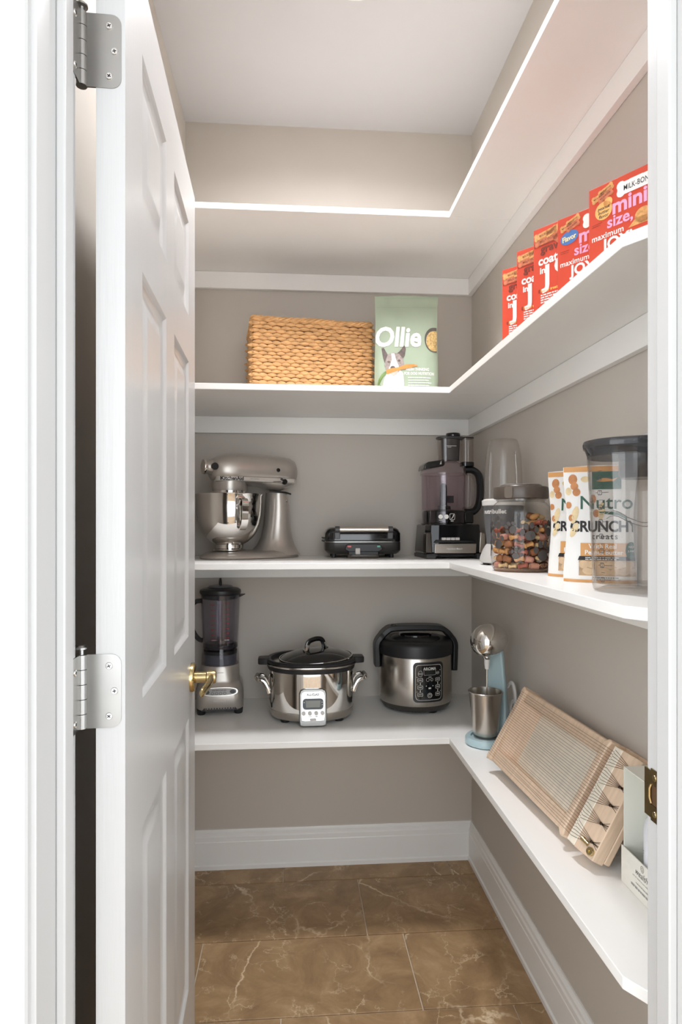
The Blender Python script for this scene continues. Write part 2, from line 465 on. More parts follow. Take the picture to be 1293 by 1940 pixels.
lp = MB().tube([(OR - 0.0015, yC - 0.001, zB + 0.002), (OR - 0.003, yC, zB + 0.01), (OR - 0.003, yC, zC_ - 0.006), (OR - 0.0015, yC - 0.001, zC_)], 0.0016, 6)
obj('lip', lp, BRASS, strike)
for z in (0.8985, 0.9445):
    screw_head('screw', 0.0042, BRASS, strike, Matrix.Translation((OR - 0.0014, 0.7610, z)) @ Matrix.Rotation(-PI / 2, 4, 'Y'), False)

# ------------------------------------------------------------------ the door (opened inwards)
DT = 0.035; DW = 0.711; DZ0, DZ1 = 0.012, 2.035
door = root('door_1', (-0.2085, 0.798, 0), math.radians(92.0))
cols = [(0.104, 0.307), (0.396, 0.600)]
rows = [(0.245, 0.84), (1.02, 1.62), (1.72, 1.925)]
xs = [0, cols[0][0], cols[0][1], cols[1][0], cols[1][1], DW]
zs = [DZ0, rows[0][0], rows[0][1], rows[1][0], rows[1][1], rows[2][0], rows[2][1], DZ1]
slab = MB()
for yy in (0.0, DT):
    for i in range(5):
        for j in range(7):
            if i in (1, 3) and j in (1, 3, 5): continue
            slab.add([(xs[i], yy, zs[j]), (xs[i + 1], yy, zs[j]), (xs[i + 1], yy, zs[j + 1]), (xs[i], yy, zs[j + 1])], [(0, 1, 2, 3)])
slab.add([(0, 0, DZ0), (0, DT, DZ0), (0, DT, DZ1), (0, 0, DZ1)], [(0, 1, 2, 3)])
slab.add([(DW, 0, DZ0), (DW, DT, DZ0), (DW, DT, DZ1), (DW, 0, DZ1)], [(0, 1, 2, 3)])
for zz in (DZ0, DZ1): slab.add([(0, 0, zz), (DW, 0, zz), (DW, DT, zz), (0, DT, zz)], [(0, 1, 2, 3)])
me = bpy.data.meshes.new('door_frame'); me.from_pydata([tuple(p) for p in slab.v], [], slab.f)
bm = bmesh.new(); bm.from_mesh(me); bmesh.ops.remove_doubles(bm, verts=bm.verts, dist=1e-5); bmesh.ops.recalc_face_normals(bm, faces=bm.faces); bm.to_mesh(me); bm.free()
me.materials.append(W_DOOR)
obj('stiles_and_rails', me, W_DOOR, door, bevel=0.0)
steps = [(0, 0), (0.003, 0.0015), (0.006, 0.004), (0.010, 0.0062), (0.014, 0.0072), (0.018, 0.0085), (0.022, 0.0085), (0.030, 0.0072), (0.044, 0.0032), (0.047, 0.0024), (0.05, 0.0022)]
for cx0, cx1 in cols:
    for rz0, rz1 in rows:
        p = MB()
        for side in (0, 1):
            rings = []
            for ins, dep in steps:
                yy = dep if side == 0 else DT - dep
                rings.append([(cx0 + ins, yy, rz0 + ins), (cx1 - ins, yy, rz0 + ins), (cx1 - ins, yy, rz1 - ins), (cx0 + ins, yy, rz1 - ins)])
            p.loft(rings, cap=False)
            yy = steps[-1][1] if side == 0 else DT - steps[-1][1]; q = steps[-1][0]
            p.add([(cx0 + q, yy, rz0 + q), (cx1 - q, yy, rz0 + q), (cx1 - q, yy, rz1 - q), (cx0 + q, yy, rz1 - q)], [(0, 1, 2, 3)])
        obj('door_panel', p, W_DOOR, door, ang=30)
# lever handle on the hall face (local -y)
hx, hz = 0.640, 0.920
ros = MB().lathe([(0.0005, 0.0), (0.0325, 0.0), (0.0325, 0.006), (0.030, 0.0095), (0.022, 0.0115), (0.018, 0.011), (0.0005, 0.011)], 32)
ros.xf(Matrix.Translation((hx, 0, hz)) @ Matrix.Rotation(PI / 2, 4, 'X'))
lev = tag(obj('lever_handle', ros, BRASS, door), 'polished brass lever handle')
shk = MB().lathe([(0.0005, 0.010), (0.0125, 0.010), (0.0125, 0.034), (0.0145, 0.036), (0.0150, 0.052), (0.0135, 0.0555), (0.0005, 0.056)], 24)
shk.xf(Matrix.Translation((hx, 0, hz)) @ Matrix.Rotation(PI / 2, 4, 'X'))
obj('shank', shk, BRASS, lev)
lv = MB().tube(spline([(hx, -0.045, hz), (hx - 0.02, -0.046, hz), (hx - 0.05, -0.045, hz - 0.003), (hx - 0.085, -0.040, hz - 0.006), (hx - 0.108, -0.034, hz - 0.010)], 5),
               [0.0125] * 3 + [0.0105] * 10 + [0.0095] * 6 + [0.008, 0.005], 12, flat=0.6)
obj('lever', lv, BRASS, lev)
# hinges: leaf on the door edge belongs to the door, leaf on the jamb to the frame
PINX, PINY = -0.2605, 0.796
HH = 0.0455
for hzc in (1.849, 1.059, 0.27):
    # local door coords: pin at about (0, 0.052)
    e0, e1 = 0.0455, 0.0045                # leaf runs along local y from the knuckle to here
    pts = [(e0, -HH), (e0, HH)] + [(b, a) for a, b in [(HH, e1 + 0.014)]]
    pts = [(e0, -HH), (e1 + 0.012, -HH)] + [(e1 + 0.012 - 0.012 * math.sin(k * PI / 10), -HH + 0.012 - 0.012 * math.cos(k * PI / 10)) for k in range(6)][1:] + \
          [(e1, HH - 0.012)] + [(e1 + 0.012 - 0.012 * math.cos(k * PI / 10), HH - 0.012 + 0.012 * math.sin(k * PI / 10)) for k in range(6)][1:] + [(e0, HH)]
    lf = MB().prism(pts, lambda a, b, d: (d, a, hzc + b), -0.0012, 0.001)
    leaf = tag(obj('hinge_leaf', lf, NICKEL, door, ang=30), 'satin nickel hinge leaf')
    for a, b in ((0.019, 0.031), (0.0125, 0.0), (0.019, -0.031)):
        screw_head('screw', 0.0044, CHROME, leaf, Matrix.Translation((-0.0012, a, hzc + b)) @ Matrix.Rotation(-PI / 2, 4, 'Y'))
    # jamb side
    jl = MB().box(OL - 0.001, OL + 0.0012, PINY - 0.046, PINY - 0.004, hzc - HH, hzc + HH)
    jo = tag(obj('hinge_leaf', jl, NICKEL, trimL, smooth=False), 'satin nickel hinge leaf')
    for b in (0.028, -0.034):
        screw_head('screw', 0.0042, CHROME, jo, Matrix.Translation((OL + 0.0012, PINY - 0.022, hzc + b)) @ Matrix.Rotation(PI / 2, 4, 'Y'))
    kn = MB()
    for k in range(5):
        z0 = hzc - HH + k * 2 * HH / 5 + 0.0004; z1 = hzc - HH + (k + 1) * 2 * HH / 5 - 0.0004
        kn.lathe([(0.0003, z0), (0.0066, z0), (0.0066, z1), (0.0003, z1)], 18, (PINX, PINY))
    obj('knuckle', kn, NICKEL, jo)
    pn = MB().lathe([(0.0003, hzc + HH), (0.0035, hzc + HH), (0.0035, hzc + HH + 0.006), (0.0075, hzc + HH + 0.007), (0.0075, hzc + HH + 0.009), (0.005, hzc + HH + 0.0115), (0.0003, hzc + HH + 0.012)], 18, (PINX, PINY))
    obj('pin', pn, NICKEL, jo)

# ------------------------------------------------------------------ shelves
FB, FR, CY = 1.868, 0.468, 0.865
STH, CT, CH = 0.0185, 0.018, 0.0615
SZ = [2.209, 1.679, 1.149, 0.62]
slabels = ['top L-shaped white shelf, empty, just below the ceiling', 'white L-shaped shelf carrying the wicker basket and red treat boxes',
           'white L-shaped shelf carrying the stand mixer and food processor', 'lowest white L-shaped shelf carrying the slow cooker and rice cooker']
for z, lab in zip(SZ, slabels):
    s = thing('shelf', lab, 'shelf', (0, 0, 0))
    bx('back_board', XL + 0.001, XR - 0.001, FB, YB - 0.001, z - STH, z, W_SHELF, s, bevel=0.0012)
    poly = [(FR, FB - 0.0006), (FR, CY), (FR + 0.052, YF + 0.004), (XR - 0.001, YF + 0.004), (XR - 0.001, FB - 0.0006)]
    obj('side_board', MB().prism(poly, lambda a, b, d: (a, b, d), z - STH, z), W_SHELF, s, bevel=0.0012, smooth=False)
    bx('cleat', XL + 0.001, XR - 0.001, YB - CT, YB - 0.0005, z - STH - CH, z - STH - 0.0006, W_SHELF, s, bevel=0.001)
    bx('cleat', XR - CT, XR - 0.0005, YF + 0.004, YB - CT - 0.0006, z - STH - CH, z - STH - 0.0006, W_SHELF, s, bevel=0.001)
    bx('cleat', XL + 0.0005, XL + CT, FB + 0.02, YB - CT - 0.0006, z - STH - CH, z - STH - 0.0006, W_SHELF, s, bevel=0.001)
S2, S3, S4 = SZ[1], SZ[2], SZ[3]

# ------------------------------------------------------------------ ceiling lamp
lamp = thing('ceiling_light', 'round white flush ceiling light in the middle of the pantry ceiling', 'ceiling light', (0.16, 1.572, ZC))
obj('rim', MB().lathe([(0.122, -0.004), (0.128, -0.046), (0.134, -0.049), (0.142, -0.046), (0.146, 0.0), (0.122, -0.0001)], 40, cap=False), W_PAINT, lamp)
dm = mat('lit_diffuser', (251, 251, 254), 0.5, emit=LAMP_STRENGTH)
obj('diffuser', MB().lathe([(0.123, -0.006), (0.118, -0.0085), (0.002, -0.0095)], 24), dm, lamp)

# ------------------------------------------------------------------ wicker basket
STRAW = mat('golden_straw', (204, 158, 106), 0.62, var=0.22, vscale=40, stretch=(1, 1, 3))
def basket():
    W, D, H = 0.393, 0.25, 0.262
    t = thing('wicker_basket', 'golden wicker storage basket with a braided rim', 'basket', (0.049, 2.205, S2), math.radians(7))
    rr = random.Random(3)
    w = MB()
    nr = 21; hh = (H - 0.012) / nr; step = 0.0292
    def strand(p, tdir, ndir, L, h, dep):
        rings = []
        for u, k in ((-1, 0.3), (-0.62, 0.72), (-0.2, 1.0), (0.2, 1.0), (0.62, 0.72), (1, 0.3)):
            c = p + tdir * (u * L) + ndir * (dep * (1 - u * u) * 0.9)
            rings.append([c + Vector((0, 0, 1)) * (h * k * math.cos(a)) + ndir * (h * 0.75 * k * math.sin(a)) for a in [2 * PI * j / 6 for j in range(6)]])
        w.loft(rings)
    sides = [(Vector((0, -D / 2, 0)), Vector((1, 0, 0)), Vector((0, -1, 0)), W), (Vector((0, D / 2, 0)), Vector((-1, 0, 0)), Vector((0, 1, 0)), W),
             (Vector((-W / 2, 0, 0)), Vector((0, -1, 0)), Vector((-1, 0, 0)), D), (Vector((W / 2, 0, 0)), Vector((0, 1, 0)), Vector((1, 0, 0)), D)]
    for c, td, nd, LL in sides:
        ncol = round(LL / step)
        st = LL / ncol
        for i in range(nr):
            z = 0.006 + hh * (i + 0.5)
            sh = 0.5 * (i % 2)
            k0 = 0 if i % 2 == 0 else -1
            for k in range(0 if i % 2 == 0 else 0, ncol + (1 if i % 2 else 0)):
                x = -LL / 2 + (k + 0.5 - sh) * st
                x = max(-LL / 2 + 0.004, min(LL / 2 - 0.004, x))
                p = c + td * (x + rr.uniform(-0.002, 0.002)) + Vector((0, 0, z + rr.uniform(-0.0013, 0.0013)))
                strand(p, td, nd, st * (0.62 + rr.uniform(-0.05, 0.08)), hh * (0.56 + rr.uniform(-0.06, 0.1)), 0.0042)
    # inner wall so that nothing shows through
    o = obj('woven_sides', w, STRAW, t); o['kind'] = 'stuff'
    sh = MB()
    for a0, a1, b0, b1 in ((-W / 2, W / 2, -D / 2, -D / 2 + 0.004), (-W / 2, W / 2, D / 2 - 0.004, D / 2), (-W / 2, -W / 2 + 0.004, -D / 2, D / 2), (W / 2 - 0.004, W / 2, -D / 2, D / 2)):
        sh.box(a0, a1, b0, b1, 0.0, H - 0.008)
    sh.box(-W / 2, W / 2, -D / 2, D / 2, 0.0, 0.004)
    obj('liner', sh, mat('dark_straw', (120, 82, 46), 0.8, var=0.2, vscale=30), t, smooth=False)
    rim = MB()
    path = [Vector((x, y, H - 0.006)) for x, y in rrect(W + 0.006, D + 0.006, 0.012, 3)]
    dense = []
    for i in range(len(path)):
        a, b = path[i], path[(i + 1) % len(path)]
        m = max(1, int((b - a).length / 0.004))
        dense += [a.lerp(b, k / m) for k in range(m)]
    for ph in (0, 1, 2):
        pts = []
        for i, p in enumerate(dense):
            tan = (dense[(i + 1) % len(dense)] - dense[i - 1]).normalized(); nn = Vector((tan.y, -tan.x, 0))
            a = i * 0.42 + ph * 2 * PI / 3
            pts.append(p + nn * (0.0042 * math.cos(a)) + Vector((0, 0, 0.0042 * math.sin(a) + 0.0012 * math.sin(i * 0.13))))
        rim.tube(pts, 0.0044, 6, loop=True)
    obj('braided_rim', rim, STRAW, t)
basket()

# ------------------------------------------------------------------ pouches
def pouch(name, label, cat, loc, rz, W, H, tb, tt, m, wr=0.0015, seed=1, wtop=1.0, wfn=None, group=None, lean=0.0):
    """stand-up pouch; returns the thing and the map of its printed front"""
    t = thing(name, label, cat, loc, rz, group)
    def wid(b):
        k = b / H
        return (W * (1 + (wtop - 1) * k)) * (wfn(k) if wfn else 1.0)
    def thick(b):
        k = b / H
        return tb + (tt - tb) * min(1, max(0, (k - 0.05) / 0.87)) ** 0.8 if k < 0.92 else tt
    def fy(a, b):
        w = wid(b) / 2; q = min(1, abs(a / w))
        nz = noise.noise(Vector((a * 30, b * 22, seed * 9.1))) * 0.6 + noise.noise(Vector((a * 75, b * 60, seed * 3.7))) * 0.3
        return -thick(b) / 2 * (1 - q ** 4) ** 0.6 + nz * wr * (1 - q ** 6) * (0.5 + 1.2 * (b / H) ** 2)
    nx, nz_ = 22, 34
    mb = MB(); rings = []
    for j in range(nz_ + 1):
        b = H * j / nz_; w = wid(b) / 2; rg = []
        for i in range(nx + 1):
            a = -w + 2 * w * i / nx; rg.append((a, fy(a, b) + lean * b, b + 0.0015 * math.sin(a * 40 + seed) * (j == nz_)))
        for i in range(nx - 1, 0, -1):
            a = -w + 2 * w * i / nx; rg.append((a, -fy(a, b) * 0.9 + lean * b, b))
        rings.append(rg)
    mb.loft(rings)
    obj('pouch', mb, m, t, ang=60)
    def fm(off):
        def g(a, b):
            w = wid(b) / 2 * 0.985; a = max(-w, min(w, a))
            return (a, fy(a, b) + lean * b - off, b)
        return g
    return t, fm

def dog_food():
    W, H = 0.205, 0.334
    m = mat('sage_green_foil', (160, 174, 152), 0.36, var=0.03, vscale=12)
    t, fm = pouch('pet_food_bag', 'pale green pet food bag with a dog picture beside the basket', 'pet food bag', (0.369, 2.045, S2 + 0.0005), math.radians(-3),
                  W, H, 0.078, 0.004, m, 0.0028, 2, 1.02, lambda k: 1.0 + 0.02 * math.sin(k * 5 + 1))
    P = lambda n, sh, mm, off: decal(n, [fine(q) for q in sh], mm, t, fm(off + 0.0003))
    # local print coordinates: a from the middle, b from the base
    P('brand_lettering', [at(text2d('Ollie', 0.090, 0.030, 0.12, sx=0.86, space=1.0), -0.031, 0.166)], P_WHITE, 0.0009)
    gd = mat('dog_dark_print', (96, 84, 80), 0.6, var=0.25, vscale=90); gm = mat('dog_grey_print', (150, 138, 132), 0.6, var=0.3, vscale=110)
    gw = mat('dog_white_print', (232, 226, 218), 0.6, var=0.06, vscale=60); gp = mat('dog_pink_print', (206, 176, 164), 0.6, var=0.1, vscale=60)
    org = mat('carrot_print', (222, 132, 62), 0.6, var=0.2, vscale=60); gr = mat('carrot_leaf_print', (108, 134, 74), 0.6, var=0.3, vscale=60)
    P('dog_chest_print', [polyd([(-0.080, 0.002), (-0.081, 0.03), (-0.075, 0.055), (-0.062, 0.085), (-0.03, 0.09), (-0.014, 0.075), (-0.012, 0.04), (-0.014, 0.002)])], gw, 0.0009)
    P('dog_ear_print', [polyd([(-0.083, 0.158), (-0.076, 0.160), (-0.064, 0.138), (-0.056, 0.112), (-0.068, 0.094), (-0.078, 0.125)]),
                        polyd([(-0.034, 0.140), (-0.024, 0.148), (-0.009, 0.168), (-0.004, 0.156), (-0.008, 0.132), (-0.020, 0.118)])], gd, 0.0011)
    P('dog_head_print', [polyd([(-0.070, 0.118), (-0.062, 0.138), (-0.046, 0.143), (-0.026, 0.139), (-0.013, 0.122), (-0.010, 0.104), (-0.020, 0.092), (-0.028, 0.078), (-0.048, 0.072), (-0.066, 0.08), (-0.074, 0.1)])], gm, 0.0013)
    P('dog_blaze_print', [polyd([(-0.052, 0.14), (-0.042, 0.141), (-0.036, 0.118), (-0.028, 0.098), (-0.030, 0.082), (-0.048, 0.074), (-0.062, 0.086), (-0.056, 0.1), (-0.05, 0.12)])], gw, 0.0015)
    P('dog_eye_print', [ell(-0.060, 0.112, 0.005, 0.004, 10), ell(-0.0265, 0.116, 0.005, 0.004, 10), ell(-0.047, 0.091, 0.0085, 0.0075, 14)], gd, 0.0017)
    P('dog_mouth_print', [polyd([(-0.058, 0.080), (-0.044, 0.083), (-0.030, 0.082), (-0.036, 0.070), (-0.046, 0.066), (-0.053, 0.070)])], gp, 0.0017)
    P('carrot_print', [polyd([(-0.070, 0.084), (-0.060, 0.089), (-0.030, 0.094), (-0.005, 0.103), (0.022, 0.104), (0.036, 0.100), (0.012, 0.093), (-0.02, 0.086), (-0.05, 0.076), (-0.066, 0.070)])], org, 0.0019)
    P('carrot_leaf_print', [polyd([(-0.070, 0.082), (-0.067, 0.074), (-0.080, 0.062), (-0.088, 0.046), (-0.094, 0.030), (-0.098, 0.032), (-0.092, 0.058), (-0.083, 0.072)]),
                            polyd([(-0.098, 0.034), (-0.086, 0.036), (-0.080, 0.016), (-0.084, 0.003), (-0.100, 0.003)])], gr, 0.0014)
    P('slogan_lettering', [at(text2d('FRESH THINKING', 0.0135, 0.02, 0.1, sx=0.72), 0.033, 0.083), at(text2d('FOR DOG NUTRITION', 0.0135, 0.02, 0.1, sx=0.72), 0.038, 0.069)], P_WHITE, 0.0009)
    P('small_lettering', lines_print(0.002, 0.082, 0.058, 4, 0.0085, 0.003, 4) + lines_print(0.0, 0.062, 0.019, 2, 0.008, 0.0042, 5), P_WHITE, 0.0009)
    bowlm = mat('bowl_rim_print', (88, 84, 78), 0.6, var=0.1); kib = mat('kibble_print', (196, 164, 108), 0.6, var=0.45, vscale=160)
    clip = [(a, b) for a, b in [(0.089 + 0.031 * math.cos(q), 0.188 + 0.041 * math.sin(q)) for q in [PI / 2 + PI * i / 16 for i in range(17)]]]
    P('bowl_print', [polyd(clip + [(0.099, 0.147), (0.099, 0.229)][::1])], bowlm, 0.0009)
    clip2 = [(0.090 + 0.027 * math.cos(q), 0.184 + 0.034 * math.sin(q)) for q in [PI / 2 + PI * i / 16 for i in range(17)]]
    P('kibble_print', [polyd(clip2 + [(0.099, 0.151), (0.099, 0.218)])], kib, 0.0012)
    P('kibble_print', [ell(0.078, 0.0175, 0.007, 0.005, 10), ell(0.087, 0.0165, 0.006, 0.005, 10)], kib, 0.0012)
    P('top_seal', [rectd(-0.101, 0.101, H - 0.0085, H - 0.0075, 20, 1), rectd(-0.101, 0.101, H - 0.0385, H - 0.0372, 20, 1)], mat('sage_seal', (150, 164, 144), 0.4, var=0.03), 0.0008)
dog_food()

# ------------------------------------------------------------------ red treat boxes
RED = mat('red_orange_carton', (206, 70, 42), 0.45, var=0.03, vscale=8)
PINK = mat('pink_ink', (236, 168, 206), 0.5, var=0.02); BROWN = mat('brown_ink', (116, 44, 26), 0.5, var=0.05)
BISC = mat('biscuit_print', (214, 156, 92), 0.6, var=0.3, vscale=120); BISC2 = mat('biscuit_red_print', (196, 112, 76), 0.6, var=0.3, vscale=120)
PEACH = mat('peach_ink', (240, 180, 104), 0.5, var=0.03); BLUE = mat('blue_ink', (74, 118, 182), 0.5, var=0.03); YEL = mat('yellow_ink', (240, 206, 96), 0.5, var=0.03)
BDARK = mat('dark_orange_print', (148, 48, 26), 0.5, var=0.1)
def bonep(cx, cy, L, r, rot):
    q = r * 0.62; d = math.radians; pts = []
    for sx, sy, a0, a1 in ((-1, 1, 40, 215), (-1, -1, 145, 320), (1, -1, 220, 395), (1, 1, -35, 140)):
        pts += arc(sx * L, sy * q, r * 0.86, d(a0), d(a1), 6)
    return [at(polyd(pts), cx, cy, rot)]
def treat_box(L, d, h, kind, label, seed):
    W, TK = 0.148, 0.036
    ang = math.atan2(d[1], d[0])
    t = thing('treat_box', label, 'treat box', (L[0], L[1], S2), ang, 'red dog treat cartons in a fanned row')
    bx('carton', 0, W, 0, TK, 0.0003, h, RED, t, bevel=0.0008, seg=1)
    P = lambda n, sh, mm, off=0.0005: decal(n, sh, mm, t, lambda a, b: (a, -off, b))
    Y = lambda b: h - b
    if kind == 'gravy':
        P('picture', [rectd(0.002, W - 0.002, Y(0.040), Y(0.032))], BDARK)
        P('biscuit_print', bonep(0.036, Y(0.029), 0.027, 0.0065, 0.06) + bonep(0.066, Y(0.026), 0.014, 0.007, 0.8), BISC2, 0.0007)
        P('biscuit_print', bonep(0.029, Y(0.0165), 0.022, 0.0055, 0.12) + bonep(0.055, Y(0.0135), 0.02, 0.006, 0.25) + bonep(0.10, Y(0.018), 0.022, 0.008, -0.2), BISC, 0.0009)
        P('biscuit_marking', [at(text2d('MILK-BONE', 0.008, 0.01), 0.036, Y(0.0315), 0.06), at(text2d('MILK-BONE', 0.007, 0.01), 0.033, Y(0.018), 0.12)], mat('biscuit_mark_print', (150, 84, 52), 0.6, var=0.1), 0.0012)
        P('lettering', [at(text2d('gravy', 0.024, 0.03, align='LEFT'), 0.018, Y(0.055))], BROWN)
        P('lettering', [at(text2d('coated', 0.026, 0.032, align='LEFT'), 0.012, Y(0.0805)), at(text2d('in', 0.019, 0.03, align='LEFT'), 0.0155, Y(0.099)),
                        at(text2d('J', 0.060, 0.035, align='LEFT'), 0.026, Y(0.126)), at(text2d('OY', 0.046, 0.04, align='LEFT'), 0.050, Y(0.107))], P_WHITE)
        P('lettering', [at(text2d('happy treats', 0.0085, 0.02, align='LEFT'), 0.018, Y(0.139))], YEL)
        P('small_lettering', lines_print(0.018, 0.10, Y(0.147), 4, 0.0052, 0.0027, seed) + lines_print(0.018, 0.10, Y(0.178), 4, 0.0052, 0.0027, seed + 1), P_WHITE)
        for bb in (0.136, 0.172): P('small_mark', [ell(0.0145, Y(bb), 0.003, 0.0045, 8)], BDARK)
    else:
        P('biscuit_print', bonep(0.034, Y(0.0125), 0.011, 0.0048, 0.35) + bonep(0.021, Y(0.0205), 0.011, 0.0048, 0.25), BISC)
        P('biscuit_print', bonep(0.033, Y(0.0225), 0.011, 0.0048, 0.35), BISC2, 0.0007)
        P('biscuit_marking', [at(text2d('MILK-BONE', 0.0042, 0.01), 0.034, Y(0.0135), 0.35), at(text2d('MILK-BONE', 0.0042, 0.01), 0.021, Y(0.0215), 0.25), at(text2d('MILK-BONE', 0.0042, 0.01), 0.033, Y(0.0235), 0.35)], BROWN, 0.0009)
        if kind == 'peanut':
            P('flavour_badge', [at(ell(0, 0, 0.0165, 0.0165, 24), 0.0295, Y(0.048)), ell(0.038, Y(0.036), 0.0085, 0.009, 16)], PEACH)
            P('flavour_lettering', [at(text2d(s, 0.0082, 0.012, 0.15), 0.0295, Y(0.0455 + 0.0075 * i)) for i, s in enumerate(('peanut', 'butter', 'flavor'))], P_BLACK, 0.0007)
        else:
            P('flavour_badge', [at(ell(0, 0, 0.0195, 0.0135, 24), 0.026, Y(0.0435), 0.15)], BLUE)
            P('flavour_lettering', [at(text2d('Flavor', 0.0145, 0.03, sx=0.82), 0.026, Y(0.049), 0.1)], mat('pale_yellow_ink', (238, 226, 170), 0.5, var=0.1), 0.0007)
        P('lettering', [at(text2d('mini', 0.038, 0.03, align='LEFT'), 0.0455, Y(0.0615)), at(text2d('size,', 0.0285, 0.022, align='LEFT'), 0.036, Y(0.083))], PINK)
        P('lettering', [at(text2d('maximum', 0.0152, 0.016, align='LEFT', space=1.04), 0.006, Y(0.0985)), at(text2d('JOY!', 0.0285, 0.032, align='LEFT', space=1.0), 0.029, Y(0.121))], P_WHITE)
        P('bone_badge', bonep(0.0945, Y(0.0235), 0.032, 0.0095, 0.0), P_WHITE)
        P('badge_lettering', [at(text2d('MILK-BONE', 0.0135, 0.006, sx=0.70, space=1.05), 0.0925, Y(0.0282))], P_BLACK, 0.0008)
        P('lettering_rule', [rectd(0.078, 0.102, Y(0.0125), Y(0.0118))], P_WHITE)
        P('biscuit_print', [at(ell(0, 0, 0.0155, 0.0135, 20), 0.103, Y(0.083)), polyd([(0.076, Y(0.097)), (0.09, Y(0.084)), (0.116, Y(0.086)), (0.12, Y(0.097))])], BISC)
        P('small_lettering', lines_print(0.007, 0.028, Y(0.069), 2, 0.0035, 0.0012, seed), BDARK)
        P('small_lettering', lines_print(0.02, 0.11, Y(0.140), 3, 0.0055, 0.003, seed + 3), P_WHITE)
treat_box((0.520, 1.538), (0.707, -0.707), 0.221, 'gravy', 'red gravy coated treat box, deepest in the fanned row', 11)
treat_box((0.519, 1.432), (0.650, -0.757), 0.221, 'gravy', 'red gravy coated treat box, second from the back corner', 21)
treat_box((0.518, 1.327), (0.586, -0.810), 0.221, 'gravy', 'red gravy coated treat box, middle of the five', 31)
treat_box((0.533, 1.2375), (0.595, -0.800), 0.201, 'flavor', 'red mini size treat box with a blue flavor badge', 41)
treat_box((0.5437, 1.124), (0.534, -0.845), 0.201, 'peanut', 'red mini size treat box with a peach peanut butter badge', 51)

